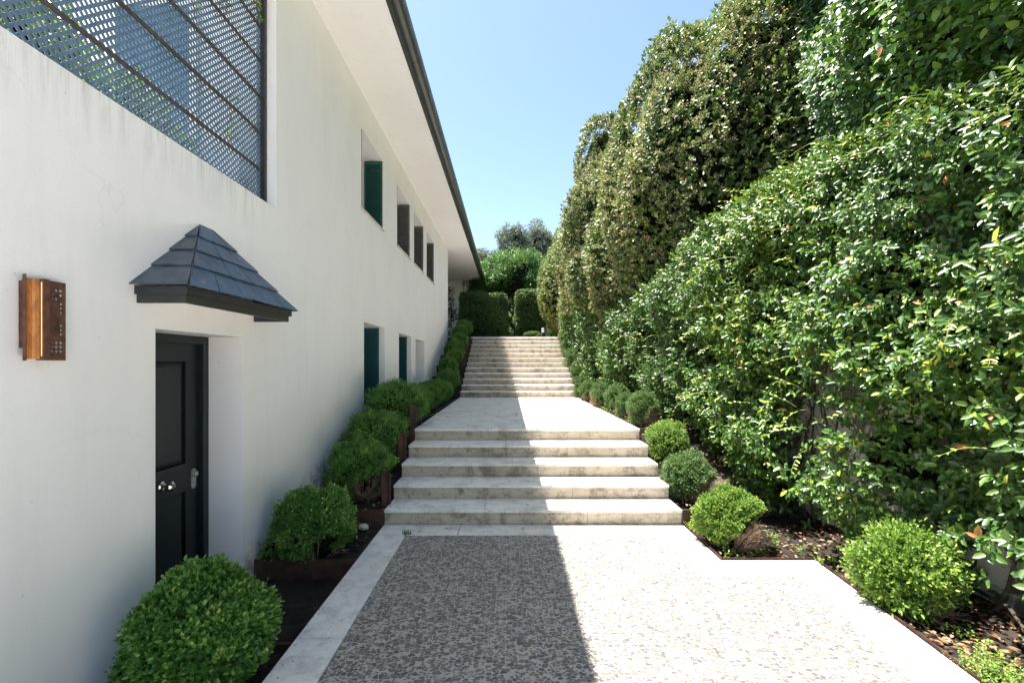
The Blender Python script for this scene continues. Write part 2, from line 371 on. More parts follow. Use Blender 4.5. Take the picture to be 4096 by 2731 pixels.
def hull(name, cen, rad, lump, amp, shrink, mat, parent, sub=4):
    bm = bmesh.new(); bmesh.ops.create_icosphere(bm, subdivisions=sub, radius=1)
    me = bpy.data.meshes.new(name); bm.to_mesh(me); bm.free()
    v = np.empty(len(me.vertices) * 3); me.vertices.foreach_get('co', v); v = unit(v.reshape(-1, 3))
    v = v * (1 + amp * lump(v))[:, None] * np.array(rad) * shrink + np.array(cen)
    me.vertices.foreach_set('co', v.ravel()); me.update()
    for p in me.polygons: p.use_smooth = True
    return link(name, me, mat, parent)

# ================================================================== SETTING
WX = -2.24
def struct(mb, name, mat, **k):
    o = mb.build(name, mat, **k); o['kind'] = 'structure'; return o
# ground sheet, one strip profile following the slope, reaching the horizon
g = MB(); prof = [(-30, -.30), (4.6, -.30), (6.6, .55), (12.5, .60), (16.9, 2.55), (17.3, 2.705), (40, 2.75), (300, 2.8)]
xs = [-200, -60, -20, -8, -1.5, 2, 8, 20, 60, 200]
for i in range(len(prof) - 1):
    for j in range(len(xs) - 1):
        (ya, za), (yb, zb) = prof[i], prof[i + 1]
        g.quad((xs[j], ya, za), (xs[j + 1], ya, za), (xs[j + 1], yb, zb), (xs[j], yb, zb))
me_g = struct(g, 'ground', M['ground'])
# forecourt: pebble field, travertine border slabs
g = MB()
ZP = -.004
poly = [(-1.04, 1.0), (2.06, 1.0), (2.375, 3.707), (1.56, 3.707), (1.56, 4.59), (-1.04, 4.59)]
g.add([(x, y, ZP) for x, y in poly] + [(x, y, -.1) for x, y in poly],
      [tuple(range(6))] + [(i, (i + 1) % 6, 6 + (i + 1) % 6, 6 + i) for i in range(6)])
struct(g, 'forecourt', M['pebbles'])
g = MB(); g.box(-8, 16, -18, -1.02, -.1, -.002); g.box(-2.2, 3.4, -1.018, .99, -.1, -.002); struct(g, 'bounce_paving', M['border'])  # unseen pale paving, added to bounce sunlight onto the house wall
g = MB(); G = .003
def slab(pts):
    c = Vector((sum(p[0] for p in pts) / 4, sum(p[1] for p in pts) / 4))
    q = []
    for p in pts:
        d = Vector(p) - c; q.append(c + d - Vector((math.copysign(G, d.x), math.copysign(G, d.y))))
    g.add([(p.x, p.y, -.12) for p in q] + [(p.x, p.y, 0.0) for p in q], [(3, 2, 1, 0), (4, 5, 6, 7), (0, 1, 5, 4), (1, 2, 6, 5), (2, 3, 7, 6), (3, 0, 4, 7)])
ys = [1.0, 1.98, 2.87, 3.73, 4.59]
for a, b in zip(ys, ys[1:]): slab([(-1.345, a), (-1.04, a), (-1.04, b), (-1.345, b)])
xsl = [-1.345, -.52, .62, 1.56, 1.87]
for a, b in zip(xsl, xsl[1:]): slab([(a, 4.59), (b, 4.59), (b, 4.90), (a, 4.90)])
slab([(1.56, 4.01), (1.87, 4.01), (1.87, 4.59), (1.56, 4.59)])
slab([(1.56, 3.707), (2.375, 3.707), (2.70, 4.01), (1.56, 4.01)])
def rb(y): t = (y - 3.707) / (2.464 - 3.707); return 2.375 - .15 * t
def ro(y): t = (y - 4.01) / (2.464 - 4.01); return 2.70 - .14 * t
slab([(rb(2.72), 2.72), (ro(2.72), 2.72), (2.70, 4.01), (2.375, 3.707)])
slab([(rb(1.8), 1.8), (ro(1.8), 1.8), (ro(2.72), 2.72), (rb(2.72), 2.72)])
slab([(rb(1.0), 1.0), (ro(1.0), 1.0), (ro(1.8), 1.8), (rb(1.8), 1.8)])
struct(g, 'stone_border', M['border'], bevel=.002)
g = MB(); g.box(-1.34, 2.66, 1.0, 3.7, -.14, -.02); g.box(-1.34, 1.865, 3.7, 4.9, -.14, -.02); struct(g, 'paving_bed', M['joint'])

# ---- stairs: one thing per flight, treads and risers as parts
SX0, SX1 = -1.34, 1.86
def flight(label, cat, y0, n, tread, z0, rise, last_is_landing, x0=SX0, x1=SX1):
    t = empty('stone_staircase', label, cat, (0, y0, z0))
    rj = random.Random(3 + n)
    for k in range(n):
        ya = y0 + k * tread; zt = z0 + (k + 1) * rise
        a0 = x0; a1 = x1
        r = MB(); cuts = [a0, a0 + 1.07 + rj.uniform(-.04, .04), a0 + 2.13 + rj.uniform(-.06, .06), a1]
        for a, b in zip(cuts, cuts[1:]): r.box(a + .0015, b - .0015, ya + .028, ya + .06, zt - rise, zt - .031)
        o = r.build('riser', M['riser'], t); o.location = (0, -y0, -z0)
        if not (last_is_landing and k == n - 1):
            r = MB(); cuts = [a0, a0 + rj.uniform(1.0, 1.6), a1]
            for a, b in zip(cuts, cuts[1:]): r.box(a + .0012, b - .0012, ya, ya + tread + .027, zt - .03, zt)
            o = r.build('tread', M['tread'], t, bevel=.003); o.location = (0, -y0, -z0)
    r = MB()
    for k in range(n):
        ya = y0 + k * tread; zt = z0 + (k + 1) * rise
        r.box(a0 + .004, a1 - .004, ya + .061, ya + .061 + tread, z0 - .1 if k == 0 else z0 - .05, zt - .032)
    o = r.build('core', M['joint'], t); o.location = (0, -y0, -z0)
    return t
flight('lower flight of five travertine steps rising from the pebble forecourt', 'stairs', 4.875, 5, .3953, 0, .16, True)
flight('upper flight of twelve travertine steps between the landing and the tall hedges', 'stairs', 12.45, 12, .4118, .8, .16, False)
# landing of long planks
g = MB(); rj = random.Random(5); y = 6.456; row = 0
while y < 12.46:
    y2 = min(y + (.34 if row == 0 else .305), 12.468)
    x = SX0
    while x < SX1 - .01:
        L_ = rj.uniform(.9, 1.6) if x > SX0 else rj.uniform(.4, 1.5)
        x2 = SX1 if x + L_ > SX1 - .3 else x + L_
        g.box(x + (.003 if x > SX0 else 0), x2 - (.003 if x2 < SX1 else 0), y + .0025, y2 - .0025, .77, .80 + rj.uniform(-.0006, .0006))
        x = x2
    y = y2; row += 1
struct(g, 'landing', M['tread'], bevel=.0012)
g = MB(); g.box(SX0 + .004, SX1 - .004, 6.53, 12.45, .3, .768); struct(g, 'landing_bed', M['joint'])
g = MB()
for i in range(10):
    g.box(-1.6 + i * .5, -1.1 + i * .5 - .003, 17.0, 17.5, 2.66, 2.715 + (i % 2) * .0005)
struct(g, 'upper_path', M['tread'])
# planting beds
g = MB(); gl = [(.5, 3.06, -.21), (3.06, 4.0, -.17), (4.0, 4.9, -.02), (4.9, 5.6, .12), (5.6, 6.05, .30), (6.05, 6.5, .47), (6.5, 12.45, .765)]
gr = [(.5, 4.88, -.03), (4.88, 5.7, .12), (5.7, 6.47, .42), (6.47, 12.45, .765)]
for i in range(6): gl.append((12.45 + .82 * i, 13.27 + .82 * i, .765 + .32 * (i + .8))); gr.append(gl[-1])
def bed(name, x0, x1s, levels):
    g = MB(); rr = random.Random(4)
    for a, b, z in levels:
        x1 = x1s
        nx, ny = 14, max(4, int((b - a) / .07)); vv = []
        for j in range(ny + 1):
            for i in range(nx + 1):
                vv.append((x0 + (x1 - x0) * i / nx, a + (b - a) * j / ny, z + (rr.uniform(-.012, .012) if 0 < i < nx else 0)))
        ff = [(j * (nx + 1) + i, j * (nx + 1) + i + 1, (j + 1) * (nx + 1) + i + 1, (j + 1) * (nx + 1) + i) for j in range(ny) for i in range(nx)]
        g.add(vv, ff)
        g.quad((x0, a, z), (x1, a, z), (x1, a, z - .4), (x0, a, z - .4))
    return struct(g, name, M['soil'])
bed('planting_bed', WX, -1.342, gl)
# right bed: two zones (the forecourt border steps outwards)
g = MB(); rr = random.Random(8)
def patch(x0f, x1f, a, b, z, nx=16):
    ny = max(4, int((b - a) / .08)); vv = []
    for j in range(ny + 1):
        y = a + (b - a) * j / ny
        for i in range(nx + 1):
            xx = x0f(y) + (x1f(y) - x0f(y)) * i / nx
            vv.append((xx, y, z + (rr.uniform(-.015, .015) if 0 < i < nx else 0) + .05 * max(0, (xx - 2.9))))
    g.add(vv, [(j * (nx + 1) + i, j * (nx + 1) + i + 1, (j + 1) * (nx + 1) + i + 1, (j + 1) * (nx + 1) + i) for j in range(ny) for i in range(nx)])
    g.quad((x0f(a), a, z), (3.5, a, z), (3.5, a, z - .5), (x0f(a), a, z - .5))
patch(lambda y: ro(y) + .004, lambda y: 3.5, .5, 4.012, -.03)
patch(lambda y: 1.874, lambda y: 3.5, 4.014, 4.88, -.03)
nx = 18; vv = []; ysb = [4.88 + .1 * k for k in range(126)]
for y in ysb:
    for k in range(nx + 1):
        x = 1.864 + (3.5 - 1.864) * k / nx; y_ = y - .45 * min(1, max(0, (x - 2.2) / .5))
        vv.append((x, y, float(np.interp(y_, [4.88, 5.3, 5.7, 6.1, 6.5, 12.45, 17.1], [-.03, .12, .27, .45, .765, .765, 2.62])) + (rr.uniform(-.015, .015) if 0 < k < nx else 0)))
g.add(vv, [(j * (nx + 1) + i, j * (nx + 1) + i + 1, (j + 1) * (nx + 1) + i + 1, (j + 1) * (nx + 1) + i) for j in range(len(ysb) - 1) for i in range(nx)])
struct(g, 'planting_bed', M['soil'])

# ================================================================== HOUSE
house = empty('house', 'long white rendered house with deep eaves along the left of the steps', 'house', (WX, 8, 0))
def hp(o): o.parent = house; o.location = (-WX, -8, 0); return o     # geometry stays in world coordinates
YF0, YF1, ZT = -1.0, 16.72, 5.86
ups = [(6.905, 8.10), (9.11, 10.31), (10.74, 11.94), (12.385, 13.61)]
lows = [(7.03, 8.21, .98, 2.37, .42), (9.27, 10.45, 1.0, 2.345, .42), (10.92, 12.08, 1.0, 2.31, .42)]
ops = [(YF0, 4.383, 3.216, ZT, .36)] + [(a, b, 4.09, 5.31, .38) for a, b in ups] + lows + [(2.883, 3.825, -.2, 1.95, .285)]
yb = sorted({YF0, YF1} | {o[0] for o in ops} | {o[1] for o in ops}); zb = sorted({-.45, ZT} | {o[2] for o in ops} | {o[3] for o in ops})
g = MB()
for ya, yc in zip(yb, yb[1:]):
    for za, zc in zip(zb, zb[1:]):
        ym, zm = (ya + yc) / 2, (za + zc) / 2
        if any(o[0] < ym < o[1] and o[2] < zm < o[3] for o in ops): continue
        g.quad((WX, ya, za), (WX, yc, za), (WX, yc, zc), (WX, ya, zc))
for i, (a, b, c, d, dp) in enumerate(ops):
    xi = WX - dp
    if i: g.quad((WX, a, c), (WX, a, d), (xi, a, d), (xi, a, c))
    g.quad((WX, b, c), (xi, b, c), (xi, b, d), (WX, b, d))
    g.quad((WX, a, c), (WX, b, c), (xi, b, c), (xi, a, c))
    if i: g.quad((WX, a, d), (xi, a, d), (xi, b, d), (WX, b, d))
# returns, loggia and far faces
g.quad((-9, YF1, 0), (WX, YF1, 0), (WX, YF1, ZT), (-9, YF1, ZT))
g.quad((-2.60, 4.383, 3.0), (-9, 4.383, 3.0), (-9, 4.383, 6.0), (-2.60, 4.383, 6.0))
g.quad((-2.6, YF0, 3.0), (-2.6, 4.383, 3.0), (-2.6, 4.383, 3.216), (-2.6, YF0, 3.216))
g.quad((-9, YF0, 3.0), (-9, 4.383, 3.0), (-2.6, 4.383, 3.0), (-2.6, YF0, 3.0))
g.quad((-9, 4.383, 0), (-9, 30, 0), (-9, 30, 6), (-9, 4.383, 6))
g.box(-6, -2.30, 22.5, 24.2, 2.5, 5.86)
g.quad((-6, 26.5, 2.5), (-1.5, 26.5, 2.5), (-1.5, 26.5, 5.86), (-6, 26.5, 5.86))
g.quad((-6, 16.72, 2.5), (-6, 26.5, 2.5), (-6, 26.5, 5.86), (-6, 16.72, 5.86))
g.quad((-9, YF0, 0), (WX, YF0, 0), (WX, YF0, 3.216), (-9, YF0, 3.216))
hp(g.build('wall', M['facade']))
# soffit + roof
XE = -1.402
g = MB(); g.box(-3.0, XE, .6, 4.4, 5.855, 5.875); g.box(-9, XE, 4.4, 29.0, 5.855, 5.875); hp(g.build('soffit', M['plaster']))
g = MB()
g.add([(-1.27, .6, 6.008), (-1.27, 29, 6.008), (-3.0, 29, 6.5), (-3.0, .6, 6.5), (-3.0, 4.4, 6.5), (-9, 4.4, 7.6), (-9, 29, 7.6)], [(0, 1, 2, 3), (4, 2, 6, 5)])
g.box(-2.98, -1.39, .6, 29, 5.90, 5.955)
rf = hp(g.build('roof', M['slate']))
g = MB()
gp = [(XE, 5.851), (XE + .055, 5.851), (XE + .055, 5.880), (XE + .09, 5.880), (XE + .135, 5.898), (XE + .162, 5.93), (XE + .166, 5.965), (XE + .02, 5.965), (XE + .02, 5.885), (XE, 5.885)]
g.prism_y(gp, .6, 29.02)
for yj in [k * 2.05 + 2.2 for k in range(12)]:
    g.prism_y([(p[0] + (.003 if p[0] > XE + .03 else 0), p[1] - .003) for p in gp], yj, yj + .05)
hp(g.build('gutter', M['gutter']))
g = MB(); g.prism_y([(XE + .02, 5.967), (XE + .183, 5.972), (XE + .187, 5.998), (XE + .02, 6.006)], .6, 29.02)
hp(g.build('roof_edge', M['guttertop']))

# ---- windows: recess with folded louvre leaf on each jamb, glass and frame at the back, sill
def shutter(parent, x0, x1, y, z0, z1, mat, flip=1, th=.035):
    """leaf perpendicular to the wall, its slatted face toward -y; y = slatted face"""
    m_ = MB(); fr = .035
    m_.box(x0, x0 + fr, y, y + th, z0, z1); m_.box(x1 - fr, x1, y, y + th, z0, z1)
    m_.box(x0 + fr, x1 - fr, y, y + th, z1 - .05, z1); m_.box(x0 + fr, x1 - fr, y, y + th, z0, z0 + .06)
    n_ = int((z1 - z0 - .11) / .038)
    for k in range(n_):
        z = z0 + .06 + (z1 - z0 - .11) * (k + .5) / n_
        m_.add([(x0 + fr, y + .004, z - .019), (x1 - fr, y + .004, z - .019), (x1 - fr, y + .028, z + .014), (x0 + fr, y + .028, z + .014),
                (x0 + fr, y + .004, z - .010), (x1 - fr, y + .004, z - .010), (x1 - fr, y + .028, z + .023), (x0 + fr, y + .028, z + .023)],
               [(0, 3, 2, 1), (4, 5, 6, 7), (0, 1, 5, 4), (1, 2, 6, 5), (2, 3, 7, 6), (3, 0, 4, 7)])
    m_.box(x0 + fr, x1 - fr, y + .029, y + th, z0 + .06, z1 - .05)
    return m_.build('shutter', mat, parent)
def window(a, b, z0, z1, dp, mat, slot, inset, label=None):
    we = bpy.data.objects.new('window', None); C.objects.link(we); we.parent = house; we.location = (-WX, -8, 0); we.empty_display_size = .1
    xi = WX - dp; F_ = MB(); f = .06
    F_.box(xi + .003, xi + .055, a + .002, b - .002, z0 + .002, z0 + f); F_.box(xi + .003, xi + .055, a + .002, b - .002, z1 - f, z1 - .002)
    F_.box(xi + .003, xi + .055, a + .002, a + f, z0 + f, z1 - f); F_.box(xi + .003, xi + .055, b - f, b - .002, z0 + f, z1 - f)
    F_.box(xi + .003, xi + .05, (a + b) / 2 - .03, (a + b) / 2 + .03, z0 + f, z1 - f)
    F_.build('frame', M['white'] if slot else M['plaster'], we)
    p = MB(); p.box(xi - .01, xi + .02, a + f * .5, b - f * .5, z0 + f * .5, z1 - f * .5); p.build('pane', M['glass'], we)
    if mat is not None:
        s = shutter(we, xi + .06, WX - inset, b - .045, z0 + .012, z1 - .012, mat)
        s2 = shutter(we, xi + .06, WX - inset, a + .01, z0 + .012, z1 - .012, mat)
    if slot:
        s = MB(); s.box(xi, WX + .022, a - .02, b + .02, z0 - .028, z0 + .008); s.build('sill', M['marble'], we)
    return we
for i, (a, b) in enumerate(ups): window(a, b, 4.09, 5.31, .38, M['shutter_green'] if i == 0 else M['shutter_grey'], 1, .006)
for i, (a, b, c, d, dp) in enumerate(lows): window(a, b, c, d, dp, M['shutter_teal'] if i < 2 else None, 0, .10)

# ---- front door
door = bpy.data.objects.new('door', None); C.objects.link(door); door.parent = house; door.location = (-WX, -8, 0); door.empty_display_size = .1
XD = -2.52; g = MB(); f = .062
g.box(XD - .06, XD, 2.885, 2.885 + f, -.2, 1.948); g.box(XD - .06, XD, 3.823 - f, 3.823, -.2, 1.948); g.box(XD - .06, XD, 2.885 + f, 3.823 - f, 1.948 - f, 1.948)
g.build('frame', M['doorframe'], door, bevel=.004)
XL = XD - .042; y0, y1 = 2.885 + f, 3.823 - f; za, zc = -.19, 1.948 - f
g = MB(); P0, P1 = y0 + .155, y1 - .155; rails = [(-.19, .06), (.72, .94), (1.745, zc)]
g.box(XL - .04, XL, y0, P0, za, zc); g.box(XL - .04, XL, P1, y1, za, zc)
for a, b in rails: g.box(XL - .04, XL, P0, P1, a, b)
for a, b in ((.06, .72), (.94, 1.745)):
    s = .045; xo, xi_ = XL - .002, XL - .018; e = .012
    g.box(XL - .04, XL - .026, P0, P1, a, b)
    o_ = [(P0, a), (P1, a), (P1, b), (P0, b)]; i_ = [(P0 + s, a + s), (P1 - s, a + s), (P1 - s, b - s), (P0 + s, b - s)]
    for k in range(4):
        k2 = (k + 1) % 4
        g.add([(XL - .022, *o_[k]), (XL - .022, *o_[k2]), (XL - .004, *i_[k2]), (XL - .004, *i_[k])], [(0, 1, 2, 3)])
    g.add([(XL - .004, *p) for p in i_], [(0, 1, 2, 3)])
g.build('leaf', M['door'], door)
# faceted knob
def gem(prof, mat, name, cy, cz, seg=8, sy=1, sz=1):
    m_ = MB(); v = []; fc = []
    for (x, r) in prof:
        for k in range(seg):
            t = 2 * math.pi * (k + .5) / seg; v.append((x, cy + r * sy * math.cos(t), cz + r * sz * math.sin(t)))
    for i in range(len(prof) - 1):
        for k in range(seg): fc.append((i * seg + k, i * seg + (k + 1) % seg, (i + 1) * seg + (k + 1) % seg, (i + 1) * seg + k))
    fc.append(tuple(range(seg))[::-1]); fc.append(tuple((len(prof) - 1) * seg + k for k in range(seg)))
    m_.add(v, fc); return m_.build(name, mat, door)
gem([(XL, .036), (XL + .008, .036), (XL + .014, .026), (XL + .018, .012), (XL + .045, .011), (XL + .048, .024), (XL + .062, .038), (XL + .080, .036), (XL + .092, .022)], M['chrome'], 'knob', 3.354, .825)
m_ = MB(); v = []; seg = 28
for x in (XL, XL + .007):
    for k in range(seg):
        t = 2 * math.pi * k / seg; c, s = math.cos(t), math.sin(t)
        v.append((x, 3.69 + .028 * c, .80 + .028 * s + (.052 if s >= 0 else -.052)))
m_.add(v, [(k, (k + 1) % seg, seg + (k + 1) % seg, seg + k) for k in range(seg)] + [tuple(range(seg, 2 * seg))])
m_.build('lock_plate', M['nickel'], door)
gem([(XL + .007, .027), (XL + .02, .027), (XL + .024, .022), (XL + .032, .020), (XL + .034, .010), (XL + .0345, .004)], M['nickel'], 'lock', 3.69, .84, 20)

# ---- slate canopy over the door
can = bpy.data.objects.new('door_canopy', None); C.objects.link(can); can.parent = house; can.location = (-WX, -8, 0); can.empty_display_size = .1
CY0, CY1, CXO, CZ = 2.72, 4.035, -1.925, 2.205
RA, RB = Vector((WX, 3.30, 2.735)), Vector((WX, 3.45, 2.735))
FL, FR = Vector((CXO, CY0, CZ)), Vector((CXO, CY1, CZ)); WL, WR = Vector((WX, CY0, CZ)), Vector((WX, CY1, CZ))
g = MB()
def course(mb, A0, A1, B0, B1, n, t0, t1, nl, thick, rr, lift):
    """tilted slates between bottom edge lerp t0 and top edge t1"""
    def P(u, t): return (A0.lerp(B0, t)).lerp(A1.lerp(B1, t), u)
    nrm = (A1 - A0).cross(B0 - A0 if (B0 - A0).length > .1 else B1 - A0).normalized()
    if nrm.z < 0: nrm = -nrm
    cuts = [0.0]
    if nl > 1: cuts += sorted((k + rr.uniform(-.12, .12) + (.5 if (n % 2) else 0)) / nl for k in range(1, nl) if (k + (.5 if n % 2 else 0)) < nl - .15)
    cuts.append(1.0)
    for a, b in zip(cuts, cuts[1:]):
        e = .005 / max((A1 - A0).length * (1 - t0), .05); j = rr.uniform(-.004, .004)
        up = nrm * (lift + thick); up2 = nrm * .003
        a_, b_ = (a + e if a > 0 else a), (b - e if b < 1 else b)
        dz = (B0 - A0).normalized() * j
        q = [P(a_, t0) + dz, P(b_, t0) + dz, P(b_, t1), P(a_, t1)]
        v = [q[0] + nrm * lift, q[1] + nrm * lift, q[2], q[3], q[0] + up, q[1] + up, q[2] + up2, q[3] + up2]
        mb.add(v, [(0, 3, 2, 1), (4, 5, 6, 7), (0, 1, 5, 4), (1, 2, 6, 5), (2, 3, 7, 6), (3, 0, 4, 7)])
rr = random.Random(9); ts = [0, .27, .52, .76, 1.0]
gf, gl_, gr_ = MB(), MB(), MB()
e = .03; FLo, FRo = FL + Vector((e, -e, -.015)), FR + Vector((e, e, -.015)); WLo, WRo = WL + Vector((0, -e, -.015)), WR + Vector((0, e, -.015))
for k in range(4):
    t0, t1 = ts[k], min(1, ts[k + 1] + .04)
    course(gf, FLo, FRo, RA, RB, k, t0, t1, 5 - k, .008, rr, .009)
    course(gl_, WLo, FLo, RA, RA + Vector((.002, 0, 0)), 0, t0, t1, 1, .008, rr, .009)
    course(gr_, FRo, WRo, RB, RB + Vector((.002, 0, 0)), 0, t0, t1, 1, .008, rr, .009)
gf.build('slate_slope', M['slate'], can); gl_.build('slate_slope', M['slate2'], can); gr_.build('slate_slope', M['slate2'], can)
g = MB()
for (i, z0, z1) in ((.0, 2.145, 2.193), (.018, 2.095, 2.144)):
    t = .022
    g.box(CXO - i - t, CXO - i, CY0 + i, CY1 - i, z0, z1)
    g.box(WX, CXO - i - t - .0005, CY0 + i, CY0 + i + t, z0, z1); g.box(WX, CXO - i - t - .0005, CY1 - i - t, CY1 - i, z0, z1)
g.build('fascia', M['darkpaint'], can)
g = MB(); g.box(WX + .002, CXO - .042, CY0 + .042, CY1 - .042, 2.150, 2.175); g.build('soffit', M['plaster'], can)

# ---- terrace door seen through the trellis (part of the house)
tw = bpy.data.objects.new('terrace_door', None); C.objects.link(tw); tw.parent = house; tw.location = (-WX, -8, 0); tw.empty_display_size = .1
g = MB(); g.box(-3.75, -3.05, 4.355, 4.376, 3.02, 5.15); g.build('pane', M['tglass'], tw)
g = MB()
for a, b, c, d in ((-3.82, -3.75, 3.02, 5.22), (-3.05, -2.98, 3.02, 5.22), (-3.75, -3.05, 5.15, 5.22)): g.box(a, b, 4.34, 4.38, c, d)
g.build('frame', M['white'], tw)

# ================================================================== TRELLIS on the terrace opening
XT = -2.372
tr = empty('trellis_screen', 'blue-grey diagonal lattice screen filling the terrace opening of the white wall', 'trellis', (XT, 3, 3.22))
def tp(o): o.parent = tr; o.location = (-XT, -3, -3.22); return o
Y0, Y1, Z0, Z1 = .9, 4.33, 3.216, 5.85
g = MB(); pitch = .0385; wd = .018
def clipseg(c, sgn):
    # line z = sgn*y + c  within the rectangle
    pts = []
    ya, yb_ = Y0, Y1
    if sgn > 0: ya = max(ya, Z0 - c); yb_ = min(yb_, Z1 - c)
    else: ya = max(ya, c - Z1); yb_ = min(yb_, c - Z0)
    return (ya, yb_) if yb_ - ya > .02 else None
for sgn, xo in ((1, 0), (-1, .0045)):
    lo, hi = (Z0 - Y1, Z1 - Y0) if sgn > 0 else (Z0 + Y0, Z1 + Y1)
    c = lo
    while c < hi:
        s = clipseg(c, sgn)
        if s:
            ya, yb_ = s; h = wd / 2 / math.sqrt(2)
            za, zb_ = sgn * ya + c, sgn * yb_ + c
            pa = [(ya - h, za + sgn * h), (ya + h, za - sgn * h), (yb_ + h, zb_ - sgn * h), (yb_ - h, zb_ + sgn * h)]
            x0, x1 = XT + xo, XT + xo + .004
            g.add([(x0, *p) for p in pa] + [(x1, *p) for p in pa], [(0, 3, 2, 1), (4, 5, 6, 7), (0, 1, 5, 4), (1, 2, 6, 5), (2, 3, 7, 6), (3, 0, 4, 7)])
        c += pitch * math.sqrt(2)
tp(g.build('lattice_panel', M['trellis']))
for z in (3.554, 3.90, 4.24, 4.577, 4.90, 5.24, 5.57):
    g = MB(); g.tube([(XT + .028, .9 + k * .34, z + random.uniform(-.004, .004)) for k in range(11)], .0125, 8); tp(g.build('rail', M['bar'], smooth=True))
g = MB(); g.box(XT - .03, XT + .045, 4.335, 4.381, 3.217, 5.85); tp(g.build('post', M['darkpaint'], bevel=.003))

# ================================================================== WALL LAMP
XLp = WX
lamp = empty('wall_lamp', 'rusty steel wall lamp with copper reflector and star-cut side plate on the white wall', 'wall lamp', (WX, 2.15, 1.93))
def lp(o): o.parent = lamp; o.location = (-WX, -2.15, -1.93); return o
LZ0, LZ1 = 1.745, 2.128
g = MB(); g.box(WX, -2.207, 2.078, 2.20, LZ0 + .055, LZ1 - .02); g.box(-2.222, -2.207, 2.20, 2.24, LZ0 + .1, LZ1 - .1); lp(g.build('back_box', M['corten_light'], bevel=.001))
g = MB(); cv = [(-2.188, 2.062), (-2.197, 2.074), (-2.203, 2.088), (-2.203, 2.102), (-2.196, 2.112), (-2.182, 2.1165)]
k = len(cv); v = []
for z in (LZ0 + .006, LZ1 - .006):
    v += [(x, y, z) for x, y in cv] + [(x - .0012, y - .0018, z) for x, y in cv]
for i in range(k - 1): g.add([v[i], v[i + 1], v[2 * k + i + 1], v[2 * k + i]], [(0, 1, 2, 3)])
for i in range(k - 1): g.add([v[k + i], v[k + i + 1], v[3 * k + i + 1], v[3 * k + i]], [(0, 1, 2, 3)])
lp(g.build('reflector', M['copper'], smooth=True))
g = MB(); g.box(-2.200, -2.184, 2.058, 2.0605, LZ0 - .002, LZ1 + .008); lp(g.build('side_flange', M['corten_light']))
g = MB(); g.box(-2.203, -2.165, 2.1175, 2.147, LZ0, LZ1 - .004); lp(g.build('lamp_post_box', M['corten_light'], bevel=.0012))
g = MB(); g.box(-2.1745, -2.172, 2.1152, 2.1172, LZ0 + .02, LZ1 - .02); lp(g.build('light_strip', M['led']))
# side plate with star-shaped cut-outs
g = MB(); cs = .0212; c0 = 2.1885; ncol, nrow = 3, 17; zb0 = LZ0 + .012
x0, x1 = -2.2105, -2.2075
def yz_quad(ya, yb_, za, zb_):
    g.box(x0, x1, ya, yb_, za, zb_)
yz_quad(2.15, c0, LZ0, LZ1); yz_quad(c0 + ncol * cs, 2.267, LZ0, LZ1)
yz_quad(c0, c0 + ncol * cs, LZ0, zb0); yz_quad(c0, c0 + ncol * cs, zb0 + nrow * cs, LZ1)
solid = {(r, c) for r in (0, 8, 9, 16) for c in range(3)} | {(12, 0), (12, 1), (10, 0), (11, 1), (14, 1), (15, 0), (13, 2), (4, 2), (7, 0)}
for r in range(nrow):
    for c in range(ncol):
        ya, za = c0 + c * cs, zb0 + r * cs
        if (r, c) in solid: yz_quad(ya, ya + cs, za, za + cs); continue
        cy, cz = ya + cs / 2, za + cs / 2; outer = []; inner = []
        for q in range(16):
            t = 2 * math.pi * q / 16; ct, st_ = math.cos(t), math.sin(t)
            m_ = max(abs(ct), abs(st_)); outer.append((cy + cs / 2 * ct / m_, cz + cs / 2 * st_ / m_))
            a = (abs(ct) ** .85 + abs(st_) ** .85) ** (-1 / .85); rr_ = a * cs * .49
            inner.append((cy + rr_ * ct, cz + rr_ * st_))
        for x in (x0, x1):
            g.add([(x, *p) for p in outer] + [(x, *p) for p in inner], [(q, (q + 1) % 16, 16 + (q + 1) % 16, 16 + q) for q in range(16)])
        g.add([(x0, *p) for p in inner] + [(x1, *p) for p in inner], [(q, (q + 1) % 16, 16 + (q + 1) % 16, 16 + q) for q in range(16)])
        # raised petals between the stars
        for (py, pz, an) in ((cy, za, .785), (ya, cz, -.785)):
            pv = [(x1 + (.0022 if q % 2 == 0 and False else .0002), py + math.cos(an) * .008 * math.cos(u) - math.sin(an) * .003 * math.sin(u), pz + math.sin(an) * .008 * math.cos(u) + math.cos(an) * .003 * math.sin(u)) for u in [k * math.pi / 4 for k in range(8)]]
            g.add(pv + [(x1 + .0025, py, pz)], [(k, (k + 1) % 8, 8) for k in range(8)])
me_ = g.build('side_plate', M['corten_light']); lp(me_)

